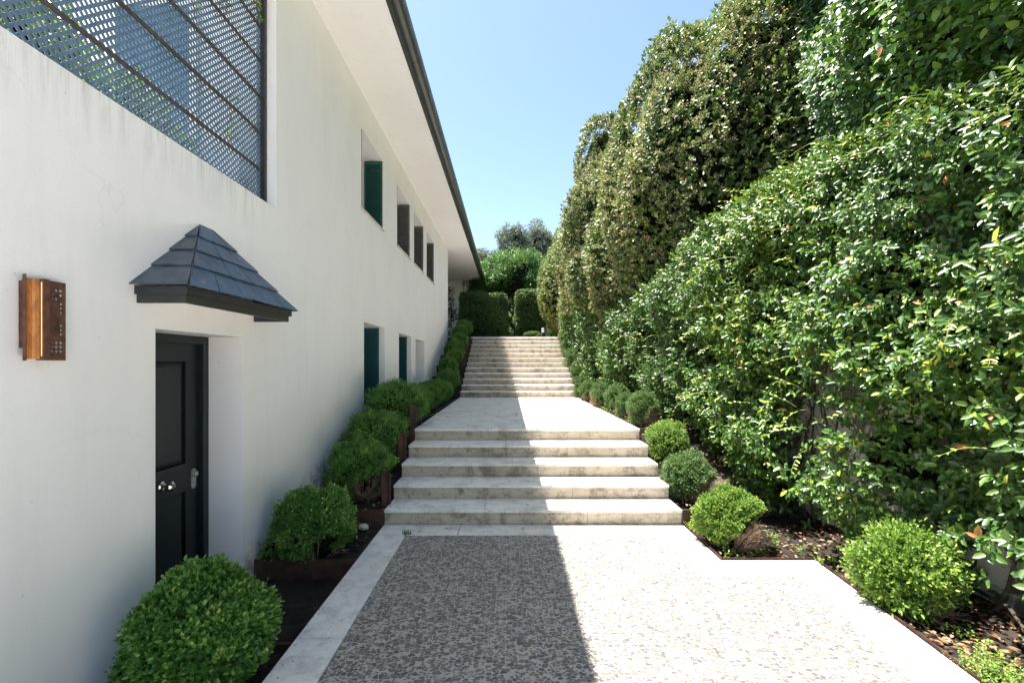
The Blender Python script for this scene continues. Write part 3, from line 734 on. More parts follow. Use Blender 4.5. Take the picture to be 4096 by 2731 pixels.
# ================================================================== BOXWOOD BUSHES
def bush_mesh(tname, rad, nsprig, nl, leaf, mat, seed, lumpy=.06, dry=0, slen=.05, stems=True, freq=4.0, parent=None, hi=True, bald=0, core=.86):
    """builds foliage + painted shade core + stems under parent, centred on the parent's origin + (0,0,rad_z)"""
    global RS
    RS = np.random.RandomState(seed); lump = Lump(10, freq, RS); rad = np.array(rad)
    u = unit(RS.randn(nsprig * 2, 3)); keep = u[:, 2] > -.80
    if bald: keep &= ~((u @ unit(np.array([.60, -.62, -.5]))) > 1 - bald)
    u = u[keep][:nsprig]
    k = 1 + lumpy * (lump(u) + .8 * lump(u * 2.3)); depth = RS.rand(len(u)) ** 2.2 * .20
    A = u * (k * (1 - depth))[:, None] * rad; A[:, 2] *= np.where(u[:, 2] < 0, .93, 1)
    O = unit(unit(u / rad) + RS.randn(len(u), 3) * .38 + np.array([0, 0, .32]))
    long_ = RS.rand(len(u)) < .07; sl = slen * (.6 + .8 * RS.rand(len(u))) * np.where(long_, 1.9, 1)
    P, D, Nn = sprigs(A - O * (sl * .6)[:, None], O, nl, sl, (.35, 1.15))
    L = leaf * (.7 + .6 * RS.rand(len(P)))
    rnd = leaf_rnd(P * 6, len(P), lump, .25)
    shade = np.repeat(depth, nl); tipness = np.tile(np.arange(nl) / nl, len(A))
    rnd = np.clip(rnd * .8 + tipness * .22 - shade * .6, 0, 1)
    P = P + np.array([0, 0, rad[2]])
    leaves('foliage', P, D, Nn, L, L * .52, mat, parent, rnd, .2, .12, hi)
    hull('shade_core', (0, 0, rad[2]), rad * np.array([1, 1, .93]), lump, lumpy, core, M['inner'], parent, 3)  # dark hull, shade painted in behind the leaves
    if stems:
        g = MB(); r_ = random.Random(seed)
        for i in range(26 if not dry else (60 if dry < 1 else 110)):
            t = r_.uniform(0, 6.28); c, s = math.cos(t), math.sin(t)
            if dry and r_.random() < .75: t = r_.uniform(-1.7, .2); c, s = math.cos(t), math.sin(t)
            q = r_.uniform(.55, 1.0); zz = r_.uniform(.15, .85)
            p1 = Vector((c * rad[0] * .12, s * rad[1] * .12, -.03)); p3 = Vector((c * rad[0] * q, s * rad[1] * q, rad[2] * zz))
            p2 = (p1 + p3) / 2 + Vector((r_.uniform(-.03, .03), r_.uniform(-.03, .03), -.03))
            g.tube([p1, p2, p3], [.007, .004, .0025], 4)
            for j in range(3 if not dry else 5):
                p4 = p3 + Vector((c * r_.uniform(-.01, .07) + r_.uniform(-.05, .05), s * r_.uniform(-.01, .07) + r_.uniform(-.05, .05), r_.uniform(-.02, .09)))
                g.tube([p2.lerp(p3, r_.uniform(.5, 1)), p4], [.0022, .001], 3)
        g.build('stems', M['twig'], parent)
BG = 'clipped boxwood bushes lining the steps'
def bush(name, label, loc, rad, *a, **k):
    t = empty(name, label, 'bush', loc, BG); bush_mesh(name, rad, *a, parent=t, **k); return t
bush('boxwood_bush', 'largest and nearest boxwood ball, in front of the dark door', (-1.76, 2.58, -.17), (.335, .34, .35), 6000, 8, .029, M['box'], 21, .085, slen=.055, core=.84)
bush('boxwood_bush', 'boxwood ball just past the dark door, below the first step', (-1.77, 4.18, -.04), (.325, .33, .31), 5200, 8, .021, M['box'], 22, .09, slen=.05, bald=.10, core=.8)
bush('boxwood_bush', 'boxwood ball with browned base beside the second and third steps on the house side', (-1.77, 5.40, .14), (.355, .34, .335), 4200, 8, .019, M['box'], 23, .11, slen=.06, dry=.5, bald=.12, core=.76)
bush('boxwood_bush', 'boxwood ball with pale new shoots beside the rusty post at the fourth step', (-1.78, 6.08, .44), (.375, .36, .325), 3800, 8, .019, M['box'], 24, .10, slen=.08)
proto = bush('boxwood_bush', 'broad boxwood ball where the landing begins, under the teal shutters', (-1.74, 7.0, .76), (.42, .46, .34), 3800, 8, .020, M['box'], 25, .11, slen=.07)
def dup(root, loc, rotz, scale, label, mats=None):
    r = root.copy(); C.objects.link(r); r.location = loc; r.rotation_euler = (0, 0, rotz); r.scale = scale; r['label'] = label
    for ch in list(root.children):
        c = ch.copy(); C.objects.link(c); c.parent = r
        if mats and c.name.startswith('foliage'):
            c.material_slots[0].link = 'OBJECT'; c.material_slots[0].material = mats
    return r
ords = ['second', 'third', 'fourth', 'fifth', 'sixth', 'seventh']
for i, (y, s) in enumerate([(7.85, .92), (8.7, .95), (9.5, .9), (10.35, .98), (11.15, .95), (11.95, .9)]):
    dup(proto, (-1.76 + .03 * (-1) ** i, y, .76), 1.3 * i + 1, (s * .76, s * .80, s * .86), f'{ords[i]} boxwood ball along the house side of the landing, from the near end')
for i in range(7):
    y = 12.75 + i * .78; z = .80 + .32 * (y - 12.0) / .82 - .12
    dup(proto, (-1.76 + .04 * (-1) ** i, y, z), 2.1 * i + .4, (.72, .60, .86 + .07 * (i % 2)), f'{(["first"] + ords)[i]} boxwood ball climbing beside the upper flight house side')
# right side
bush('boxwood_bush', 'large loose bright green boxwood bush at the right edge of the forecourt under the vine', (2.86, 3.28, -.06), (.255, .25, .29), 2600, 9, .026, M['box_lime'], 31, .20, slen=.13, freq=4.5, core=.62, dry=.5)
bush('boxwood_bush', 'lime green boxwood ball with a bare twiggy side at the foot of the steps', (2.13, 4.38, -.05), (.29, .28, .28), 4200, 9, .019, M['box_lime'], 32, .10, dry=1, slen=.05, bald=.50, core=.45)
bush('boxwood_bush', 'small dark boxwood ball beside the second step on the vine side', (2.12, 5.42, .10), (.27, .27, .28), 3000, 8, .018, M['box_blue'], 33, .13, dry=1, slen=.05, bald=.2, core=.7)
bush('boxwood_bush', 'small boxwood ball beside the fourth step on the vine side', (2.14, 6.12, .42), (.245, .25, .26), 2600, 8, .018, M['box_lime'], 34, .12, slen=.05)
p2 = bush('boxwood_bush', 'first little boxwood ball of the landing row on the vine side', (2.05, 7.0, .76), (.21, .22, .27), 2000, 8, .018, M['box_blue'], 35, .16, slen=.05, dry=1, bald=.22, core=.6)
for i, (x, y, s, sz, lab) in enumerate([(2.04, 8.0, .72, .85, 'narrow boxwood ball second in the landing row on the vine side'),
        (2.15, 9.0, 1.0, 1.05, 'half browned boxwood ball third in the landing row on the vine side'),
        (1.97, 9.75, .95, 1.05, 'bluish boxwood ball fourth in the landing row on the vine side'),
        (1.98, 11.3, 1.0, 1.0, 'boxwood ball fifth in the landing row on the vine side'),
        (1.95, 12.3, .9, 1.2, 'boxwood ball at the far end of the landing where the upper flight starts, vine side')]):
    dup(p2, (x, y, .76), 1.7 * i + .5, (s, s, sz), lab)
for i in range(4):
    y = 13.2 + i * 1.0; dup(p2, (2.03, y, .8 + .39 * (y - 12.3)), 1.1 * i, (1.1, 1.3, 1.25), f'{(["lowest"] + ords)[i]} boxwood ball beside the upper flight on the vine side')
dup(p2, (.95, 18.35, 2.70), .5, (1.6, 1.2, .6), 'low boxwood mound at the foot of the hedge beyond the top step')

# ================================================================== CORTEN STRIPS AND POSTS
g_ = 'rusty steel soil edging between the boxwoods'
def strip(x0, x1, y, z0, z1, label):
    g = MB(); g.box(x0, x1, y - .006, y, z0, z1); g.box(x0, x1, y - .004, y + .012, z1, z1 + .004)
    o = g.build('steel_edging', M['corten']); tag(o, label, 'edging', g_)
strip(WX + .003, -1.348, 3.06, -.35, -.155, 'low rusty edging strip behind the nearest boxwood ball')
strip(WX + .003, -1.348, 4.0, -.25, .005, 'rusty edging strip in front of the boxwood ball past the door')
strip(WX + .003, -1.344, 4.90, -.1, .15, 'rusty edging strip level with the first step, house side')
strip(WX + .003, -1.344, 5.55, .05, .30, 'rusty edging strip level with the second step, house side')
strip(WX + .003, -1.344, 6.03, .2, .47, 'rusty edging strip level with the third step, house side')
strip(WX + .003, -1.344, 6.5, .4, .78, 'rusty edging strip at the front of the landing, house side')
strip(1.864, 2.32, 4.885, -.1, .155, 'sunlit rusty edging strip beside the first step, vine side')
strip(1.862, 2.2, 6.47, .4, .80, 'rusty edging strip at the landing front, vine side')
g = MB()
def polyl(pts, z0, z1, th=.004):
    for (a, b) in zip(pts, pts[1:]):
        a, b = Vector(a), Vector(b); nrm = Vector((-(b - a).y, (b - a).x)).normalized() * th
        g.add([(a.x, a.y, z0), (b.x, b.y, z0), (b.x + nrm.x, b.y + nrm.y, z0), (a.x + nrm.x, a.y + nrm.y, z0), (a.x, a.y, z1), (b.x, b.y, z1), (b.x + nrm.x, b.y + nrm.y, z1), (a.x + nrm.x, a.y + nrm.y, z1)],
              [(0, 3, 2, 1), (4, 5, 6, 7), (0, 1, 5, 4), (1, 2, 6, 5), (2, 3, 7, 6), (3, 0, 4, 7)])
polyl([(1.881, 4.88), (1.881, 4.02), (2.712, 4.02), (ro(1.0) + .012, 1.0)], -.1, .016)
tag(g.build('steel_edging', M['corten']), 'thin rusty edging running round the stone border on the vine side', 'edging')
def steel_post(x, y, z, h, label):
    g = MB(); g.box(x - .045, x + .02, y - .03, y - .024, z, z + h); g.box(x - .045, x + .02, y + .024, y + .03, z, z + h); g.box(x - .045, x - .039, y - .0235, y + .0235, z, z + h)
    g.box(x + .032, x + .046, y - .02, y + .02, z, z + h - .03)
    o = g.build('steel_post', M['corten']); tag(o, label, 'post', 'rusty steel posts at the stair edge')
steel_post(-1.37, 5.09, .14, .385, 'nearest rusty steel post, on the first step edge')
steel_post(-1.38, 5.90, .46, .37, 'second rusty steel post, beside the third step')
steel_post(-1.385, 6.60, .77, .37, 'third rusty steel post, at the near corner of the landing')
for i, y in enumerate((13.15, 14.25, 15.35, 16.45)):
    steel_post(-1.40, y, .80 + .16 * (int((y - 12.45) / .4118)), .45, f'{["lowest", "second", "third", "topmost"][i]} small rusty post beside the upper flight')

# ================================================================== OLD WALL + CLIMBING VINE
o = MB(); xw = 3.5
nseg = 60
for i in range(nseg):
    a, b = -1 + 19 * i / nseg, -1 + 19 * (i + 1) / nseg
    o.quad((xw + .015 * math.sin(a * 2.1), a, -.4), (xw + .015 * math.sin(b * 2.1), b, -.4), (xw + .015 * math.sin(b * 2.1), b, 3.2), (xw + .015 * math.sin(a * 2.1), a, 3.2))
o.quad((xw - .02, -1, 3.2), (xw - .02, 18, 3.2), (xw + .4, 18, 3.2), (xw + .4, -1, 3.2)); o.quad((xw + .38, -1, -.4), (xw + .38, 18, -.4), (xw + .38, 18, 3.2), (xw + .38, -1, 3.2))
o.quad((xw, 18, -.4), (xw + .38, 18, -.4), (xw + .38, 18, 3.2), (xw, 18, 3.2))
tag(o.build('retaining_wall', M['oldwall']), 'old stained plaster retaining wall mostly hidden behind the climbing vine', 'wall')

vine = empty('climbing_vine', 'glossy green climbing vine covering the old wall along the right of the steps', 'climbing plant', (3.4, 6, 0))
def vp(ob, c=(3.4, 6, 0)): ob.parent = vine; ob.location = (-c[0], -c[1], -c[2]); return ob
RS = np.random.RandomState(77)
l1, l2, l3 = Lump(9, 2.2, RS), Lump(12, 6.0, RS), Lump(8, 1.0, RS)
gz = lambda Y: np.interp(Y, [0, 5.3, 6.9, 12.4, 17, 20], [-.03, -.03, .78, .78, 2.6, 2.7])
sX = lambda Y: np.interp(Y, [1, 2, 3, 4.3, 5.5, 7, 9, 12, 15, 17, 20], [3.0, 3.02, 3.05, 2.98, 2.74, 2.58, 2.5, 2.34, 2.22, 2.1, 2.1])
zT = lambda Y: np.interp(Y, [1, 2, 3, 4, 5, 6, 7, 8, 10, 12, 17], [3.8, 3.85, 3.95, 4.05, 4.1, 4.1, 4.0, 3.8, 3.7, 3.9, 4.6])
def vine_pt(Y, Z):
    X = sX(Y); zt, zg = zT(Y), gz(Y)
    q = np.stack([X, Y, Z], 1)
    X = X + .15 * l1(q) + .10 * l2(q * np.array([1, 1, 1.5]))
    tt = np.clip((Z - (zt - 1.1)) / 1.1, 0, 1); X = X + .75 * tt ** 1.8
    ph = Z / .46 + .55 * l1(q * 1.3) + .25 * l2(q); X = X - .20 * (ph - np.floor(ph)) + .06
    bb = np.clip((zg + .55 - Z) / .55, 0, 1); X = X + .22 * bb
    return X
def sample_vine(ya, yb, dens):
    n = int((yb - ya) * 4.2 * dens); Y = ya + (yb - ya) * RS.rand(n); zg, zt = gz(Y), zT(Y)
    Z = zg + .03 + (zt - zg - .03) * RS.rand(n)
    m = RS.rand(n) < (zt - zg) / 4.2; Y, Z = Y[m], Z[m]
    # bare places where the wall shows
    q = np.stack([np.zeros(len(Y)), Y * 1.0, Z], 1); nz = l2(q * 1.3) * .30 + l1(q) * .15
    h1 = ((Y - 4.45) / .50) ** 2 + ((Z - 1.0) / .80) ** 2 + nz
    h2 = ((Y - 2.95) / .35) ** 2 + ((Z - .2) / .36) ** 2 + nz
    h3 = ((Y - 4.4) / .75) ** 2 + ((Z - .0) / .45) ** 2 + nz
    hh = np.minimum(np.minimum(h1, h2), h3)
    m = (hh > 1) | (RS.rand(len(Y)) < .05); Y, Z = Y[m], Z[m]
    X = vine_pt(Y, Z) + np.where(RS.rand(len(Y)) < .35, .12 + .32 * RS.rand(len(Y)), RS.rand(len(Y)) ** 2 * .2)
    return np.stack([X, Y, Z], 1)
def vine_norm(A):
    tt = np.clip((A[:, 2] - (zT(A[:, 1]) - .9)) / .9, 0, 1)[:, None]
    return unit(np.array([-1, -.12, .25]) * (1 - tt) + np.array([-.35, 0, 1]) * tt)
PP, DD, NN, LL, RR = [], [], [], [], []
for ya, yb, dens, nl, lf in ((1.3, 3.2, 520, 7, .068), (3.2, 6.0, 540, 7, .066), (6.0, 10, 440, 6, .066), (10, 18, 280, 6, .070)):
    A = sample_vine(ya, yb, dens); n0 = vine_norm(A)
    O = unit(n0 + RS.randn(len(A), 3) * .45 + np.array([-.1, -.1, .10]))
    sl = .09 * (.6 + .9 * RS.rand(len(A)))
    P, D, Nn = sprigs(A, O, nl, sl, (.55, 1.25))
    D = unit(D + np.array([0, 0, -.55]) * RS.rand(len(D))[:, None] * 1.2); Nn = unit(Nn * .7 + np.repeat(n0, nl, 0) * .6 + np.array([0, 0, .5]) + RS.randn(*Nn.shape) * .15)
    L = lf * (.6 + .7 * RS.rand(len(P)))
    hi_ = (A[:, 2] > 1.5).astype(float)
    r = np.clip(leaf_rnd(P, len(P), l3, .22) * .93 + np.repeat(RS.rand(len(A)) < .10, nl) * .22, 0, .985); r[RS.rand(len(P)) < .004] = 1
    PP.append(P); DD.append(D); NN.append(Nn); LL.append(L); RR.append(r)
P, D, Nn, L, r = map(np.concatenate, (PP, DD, NN, LL, RR))
vp(leaves('foliage', P, D, Nn, L, L * .50, M['vine'], None, r, .16, .20, True, (.6, .85)))
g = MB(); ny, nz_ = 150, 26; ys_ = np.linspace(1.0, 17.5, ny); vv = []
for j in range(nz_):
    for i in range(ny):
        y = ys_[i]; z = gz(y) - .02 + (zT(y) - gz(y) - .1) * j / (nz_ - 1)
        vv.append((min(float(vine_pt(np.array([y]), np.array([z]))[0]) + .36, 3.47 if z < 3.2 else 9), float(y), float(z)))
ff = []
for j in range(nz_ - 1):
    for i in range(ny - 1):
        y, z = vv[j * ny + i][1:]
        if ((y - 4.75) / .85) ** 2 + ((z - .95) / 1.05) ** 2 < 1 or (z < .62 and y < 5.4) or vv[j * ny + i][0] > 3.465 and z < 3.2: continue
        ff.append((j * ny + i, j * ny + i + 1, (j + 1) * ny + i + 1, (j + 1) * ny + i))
g.add(vv, ff); vp(g.build('shade_core', M['inner'], smooth=True))  # dark backing sheet, painted shade behind the vine leaves
# woody stems on the wall + long loose shoots
g = MB(); r_ = random.Random(12)
def climb(y, z, n, r0, up=.30):
    p = Vector((3.40, y, z)); pts = [p.copy()]; rs = [r0]
    for i in range(n):
        p = p + Vector((r_.uniform(-.05, .04), r_.uniform(-.16, .16), up * r_.uniform(.6, 1.2))); p.x = min(max(p.x, 3.2), 3.46)
        pts.append(p.copy()); rs.append(r0 * (1 - .8 * (i + 1) / n))
        if r_.random() < .8:
            q = p + Vector((r_.uniform(-.25, 0), r_.uniform(-.3, .3), r_.uniform(.0, .4))); g.tube([p, (p + q) / 2 + Vector((0, r_.uniform(-.05, .05), .03)), q], [r0 * .35, r0 * .25, .002], 4)
    g.tube(pts, rs, 6)
for y in (5.35, 5.2, 5.05, 4.9, 4.7, 4.55, 6.0, 3.5, 3.2, 2.8, 7, 8, 9.5, 11):
    climb(y, float(gz(y)) - .03, 10, r_.uniform(.012, .024))
for i in range(46):
    y = r_.uniform(4.4, 5.5); z = r_.uniform(.1, 1.9); p = Vector((3.44, y, z)); pts = [p]
    for k in range(4): p = p + Vector((0, r_.uniform(-.2, .2), r_.uniform(-.12, .2))); p.x = 3.44; pts.append(p)
    g.tube(pts, .0035, 3)
vp(g.build('stems', M['bark']))
def shoots(cent, nsh, ln, leafL, mat, stemmat, parent_fix, rs, gen):
    RSl = np.random.RandomState(rs); r2 = random.Random(rs); g = MB(); Ps, Ds, Ns = [], [], []
    for i in range(nsh):
        p, d = gen(r2); d = Vector(d).normalized(); pts = [Vector(p)]; step = ln * r2.uniform(.6, 1.3) / 8
        for k in range(8):
            d = (d + Vector((r2.uniform(-.22, .22), r2.uniform(-.22, .22), r2.uniform(-.28, .14)))).normalized(); pts.append(pts[-1] + d * step)
            for s in (-1, 1):
                if r2.random() < .75 and k > 1:
                    side = d.cross(Vector((0, 0, 1))).normalized() * s
                    Ps.append(pts[-1]); Ds.append((side + d * .7 + Vector((0, 0, r2.uniform(-.3, .5))))); Ns.append(Vector((-.4, -.3, .8)) + Vector((r2.uniform(-.4, .4),) * 3))
        g.tube(pts, [.0032 - .0002 * k for k in range(9)], 4)
    parent_fix(g.build('young_growth', stemmat))
    P = np.array(Ps); parent_fix(leaves('young_leaves', P, np.array(Ds), np.array(Ns), leafL * (.5 + .6 * RSl.rand(len(P))), leafL * .35, mat, None, .80 + .19 * RSl.rand(len(P))))
M['shoot'] = simple('green_shoot', (.20, .24, .09), .6, 0, .3, 20, 0)
def gen1(r2):
    y = r2.choice([r2.uniform(2.2, 6), r2.uniform(5, 12)]); z = r2.uniform(float(gz(y)) + .9, float(zT(y)))
    x = float(vine_pt(np.array([y]), np.array([z]))[0]); return (x + .03, y, z), (-1, r2.uniform(-.8, .4), r2.uniform(.0, .9))
shoots(None, 70, .45, .05, M['vine'], M['shoot'], vp, 5, gen1)
# pale jasmine flowers
RS = np.random.RandomState(6); nfl = 60; Y = 6 + 9 * RS.rand(nfl); zg, zt = gz(Y), zT(Y); Z = zg + .6 + (zt - zg - .7) * RS.rand(nfl)
X = vine_pt(Y, Z) - .07; A = np.stack([X, Y, Z], 1); P, D, Nn = sprigs(A, vine_norm(A), 12, .02, (1.0, 1.5))
m, n, b = new_mat('cream_petals'); b.inputs['Base Color'].default_value = (.75, .68, .58, 1); b.inputs['Roughness'].default_value = .7; M['petal'] = m
vp(leaves('blossom', P, D, Nn, .026, .014, M['petal']))

# ================================================================== IVY MASS above the wall
ivy = empty('ivy_hedge', 'tall dark ivy mass rising above the vine at the top right', 'climbing plant', (4.6, 5, 3))
def ip(ob): ob.parent = ivy; ob.location = (-4.6, -5, -3); return ob
RS = np.random.RandomState(41); a1, a2 = Lump(8, 1.6, RS), Lump(12, 4.5, RS)
def ivy_x(Y, Z):
    q = np.stack([np.zeros_like(Y), Y, Z], 1)
    base = np.interp(Y, [0, 2, 3.5, 5, 6.5, 8, 10], [3.3, 3.35, 3.65, 4.15, 4.8, 5.5, 6.2])
    return base + .30 * a1(q) + .12 * a2(q) - .10 * (Z - 3)
n = 25000; Y = .8 + 8.7 * RS.rand(n) ** 1.15; Z = 3.0 + 7.0 * RS.rand(n) ** 1.1
X = ivy_x(Y, Z) + RS.rand(n) ** 2 * .4; A = np.stack([X, Y, Z], 1)
O = unit(np.array([-1, -.45, .15]) + RS.randn(n, 3) * .5); nl = 5
P, D, Nn = sprigs(A, O, nl, .12, (.7, 1.3)); D = unit(D + np.array([0, 0, -.8]) * RS.rand(len(D))[:, None])
Nn = unit(Nn * .4 + np.array([-.8, -.3, .7]) + RS.randn(*Nn.shape) * .3)
L = .074 * (.6 + .7 * RS.rand(len(P))); r = np.minimum(leaf_rnd(P, len(P), a1, .2), .95); r[RS.rand(len(P)) < .006] = 1
ip(leaves('foliage', P, D, Nn, L, L * .64, M['ivy'], None, r, .12, .2, True, (.9, 1.0)))
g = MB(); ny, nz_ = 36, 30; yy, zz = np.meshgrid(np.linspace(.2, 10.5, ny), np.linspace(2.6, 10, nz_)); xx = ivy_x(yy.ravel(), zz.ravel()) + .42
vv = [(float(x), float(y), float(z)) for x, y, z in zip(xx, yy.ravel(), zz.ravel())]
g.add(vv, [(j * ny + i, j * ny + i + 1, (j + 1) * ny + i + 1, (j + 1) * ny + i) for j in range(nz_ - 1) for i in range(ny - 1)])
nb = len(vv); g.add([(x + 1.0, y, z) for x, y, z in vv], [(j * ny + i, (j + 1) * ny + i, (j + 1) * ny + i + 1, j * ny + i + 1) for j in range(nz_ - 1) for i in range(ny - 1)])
ip(g.build('shade_core', M['inner'], smooth=True))  # dark sheets standing in for the shade deep in the ivy
def gen2(r2):
    y = r2.uniform(2, 7); z = r2.uniform(3.6, 7.5); return (float(ivy_x(np.array([y]), np.array([z]))[0]), y, z), (-1, r2.uniform(-.9, .5), r2.uniform(-.2, .9))
shoots(None, 36, .7, .06, M['ivy'], M['shoot'], ip, 15, gen2)

# ================================================================== HEDGES / SHRUBS built from rounded masses
def mass(t, org, ells, n, nl, leaf, wl, mat, seed, lumpy, freq, slen, up=.15, drop=.3, core=.86, hi=False, sprd=(.5, 1.2), shell=.12, rndamp=.2, zmin=None, flowers=None, corem=None):
    global RS
    RS = np.random.RandomState(seed)
    fix = lambda ob: (setattr(ob, 'parent', t), setattr(ob, 'location', (-org[0], -org[1], -org[2])), ob)[2]
    area = [((e[1][0] * e[1][1]) ** 1.6 + (e[1][0] * e[1][2]) ** 1.6 + (e[1][1] * e[1][2]) ** 1.6) ** .625 for e in ells]; tot = sum(area)
    lumps = [Lump(12, freq, RS) for _ in ells]; AA, NR, DP = [], [], []
    for (c, r), ar, lm in zip(ells, area, lumps):
        k = int(n * ar / tot); c, r = np.array(c), np.array(r); u = unit(RS.randn(k, 3))
        dep = RS.rand(k) ** 2 * shell; A = c + u * r * ((1 + lumpy * lm(u)) * (1 - dep))[:, None]; nr = unit(u / r)
        view = unit(np.array([0, 0, CAMZ]) - A); keep = (nr * view).sum(1) > -.35
        if zmin is not None: keep &= A[:, 2] > zmin
        for (c2, r2) in ells:
            if np.allclose(c2, c): continue
            keep &= ((((A - np.array(c2)) / np.array(r2)) ** 2).sum(1) > .90)
        AA.append(A[keep]); NR.append(nr[keep]); DP.append(dep[keep])
    A, nr, dep = map(np.concatenate, (AA, NR, DP))
    O = unit(nr + RS.randn(len(A), 3) * .4 + np.array([0, 0, up])); sl = slen * (.5 + RS.rand(len(A)))
    P, D, Nn = sprigs(A, O, nl, sl, sprd); D = unit(D + np.array([0, 0, -drop]) * RS.rand(len(D))[:, None])
    Nn = unit(Nn + np.array([-.35, -.25, .8])); L = leaf * (.6 + .8 * RS.rand(len(P))); lm = Lump(10, 1.3, RS)
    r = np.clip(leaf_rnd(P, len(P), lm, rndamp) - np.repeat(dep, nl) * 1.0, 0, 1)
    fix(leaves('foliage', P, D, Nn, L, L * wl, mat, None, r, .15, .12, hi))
    for (c, r), lm in zip(ells, lumps): fix(hull('shade_core', c, r, lm, lumpy, core, corem or M['inner'], None, 4))  # dark hulls give the masses a painted shaded inside
    if flowers:
        m_ = (RS.rand(len(A)) < flowers * (1 + .9 * Lump(8, 1.1, RS)(A))) & (dep < .03); A2 = A[m_]; O2 = O[m_]
        P, D, Nn = sprigs(A2 + O2 * slen * .95, O2, 12, .03, (.2, 1.5))
        P = P + RS.randn(*P.shape) * .026
        fix(leaves('flower_heads', P, D, Nn, .034, .024, M['flowers'], None, None, .1, 0, False))
vt = empty('flowering_hedge', 'huge rounded evergreen shrub full of brown dry flower heads behind the vine', 'hedge', (4.3, 9.5, 2.4))
mass(vt, (4.3, 9.5, 2.4), [((4.5, 9.6, 5.2), (2.4, 2.2, 3.5)), ((5.2, 8.9, 6.5), (1.7, 1.6, 2.15)), ((4.0, 11.0, 4.2), (2.0, 1.8, 2.1))], 34000, 6, .080, .62, M['viburnum'], 51, .065, 6, .12, flowers=.55, core=.80, zmin=2.7, hi=True)
vt2 = empty('flowering_hedge', 'shrub with an upright shaggy top beyond the huge flowering shrub', 'hedge', (3.3, 13.5, 2.5))
mass(vt2, (3.3, 13.5, 2.5), [((3.6, 12.6, 5.0), (1.95, 1.7, 2.6)), ((2.75, 13.2, 6.75), (.72, .8, 2.05)), ((3.4, 15.2, 4.9), (1.75, 1.8, 2.7))], 25000, 6, .080, .62, M['viburnum'], 52, .07, 6, .12, flowers=.5, core=.80, zmin=3.35)
yh = empty('clipped_hedge', 'yellow-green clipped hedge with a rounded belly beside the top step', 'hedge', (2.7, 18.6, 2.7))
mass(yh, (2.7, 18.6, 2.7), [((2.75, 18.2, 4.75), (1.55, 1.7, 2.15)), ((3.2, 17.2, 5.6), (1.55, 1.5, 2.1))], 12000, 6, .07, .5, M['yellowhedge'], 53, .03, 5, .07, core=.92, zmin=2.75)
dt = MB(); r_ = random.Random(3)
for i in range(70):
    p = Vector((2.1 + r_.uniform(-.15, .25), 17.0 + r_.uniform(-.3, .2), 2.6)); q = p + Vector((r_.uniform(-.5, .6), r_.uniform(-.4, .1), r_.uniform(.4, 1.0)))
    dt.tube([p, (p + q) / 2 + Vector((r_.uniform(-.1, .1), 0, .05)), q], [.008, .005, .002], 3)
tag(dt.build('dead_twigs', M['twig']), 'brown dead twigs under the yellow-green hedge at the top of the steps', 'dead branches')

def boxhedge(name, label, x0, x1, y0, y1, z0, z1, n, leaf, mat, seed, rnd_=.25):
    """clipped hedge: leafy shell over a rounded box"""
    global RS
    RS = np.random.RandomState(seed); t = empty(name, label, 'hedge', ((x0 + x1) / 2, (y0 + y1) / 2, z0)); lm = Lump(10, 3.0, RS)
    c = np.array([(x0 + x1) / 2, (y0 + y1) / 2, (z0 + z1) / 2]); h = np.array([(x1 - x0) / 2, (y1 - y0) / 2, (z1 - z0) / 2])
    fa = np.array([h[1] * h[2], h[1] * h[2], h[0] * h[2], h[0] * h[1]]); fa = fa / fa.sum(); fi = RS.choice(4, n, p=fa)
    u = RS.rand(n, 3) * 2 - 1; nr = np.zeros((n, 3))
    for k, (ax, sg) in enumerate(((0, -1), (0, 1), (1, -1), (2, 1))):
        u[fi == k, ax] = sg; nr[fi == k, ax] = sg
    A = u * h; rd = .11; inner = np.clip(A, -(h - rd), h - rd); inner[:, 2] = np.where(A[:, 2] < 0, A[:, 2], inner[:, 2]); d = A - inner; dn = np.linalg.norm(d, axis=1, keepdims=True)
    A = inner + d / np.maximum(dn, 1e-6) * rd; nr = unit(d)
    A = A + nr * (.035 * lm(A * 1.5) - RS.rand(n) ** 2 * .15)[:, None]
    P, D, Nn = sprigs(A + c, unit(nr + RS.randn(n, 3) * .45), 6, .07, (.4, 1.3)); L = leaf * (.6 + .8 * RS.rand(len(P)))
    r = leaf_rnd(P, len(P), lm, rnd_); org = np.array(t.location)
    leaves('foliage', P - org, D, Nn, L, L * .55, mat, t, r, .15, .1, False)
    g = MB(); e = .13; g.box(x0 + e - org[0], x1 - e - org[0], y0 + e - org[1], y1 - .02 - org[1], 0, z1 - e - org[2]); g.build('shade_core', M['inner'], t, bevel=.05)  # dark box as painted shade under the leafy shell
    return t
boxhedge('clipped_hedge', 'dark square-clipped hedge left of the gap at the top of the steps, under the eaves', -1.98, -.82, 18.75, 20.2, 2.7, 4.62, 5200, .06, M['darkhedge'], 61)
boxhedge('clipped_hedge', 'clipped hedge with a rounded sunlit shoulder just left of the garden gap', -.80, -.16, 18.9, 20.0, 2.7, 4.60, 4000, .06, M['darkhedge'], 62, .4)
boxhedge('clipped_hedge', 'upright square-clipped hedge right of the garden gap at the top of the steps', .35, 1.5, 18.9, 20.1, 2.7, 4.78, 5200, .06, M['darkhedge'], 63, .35)

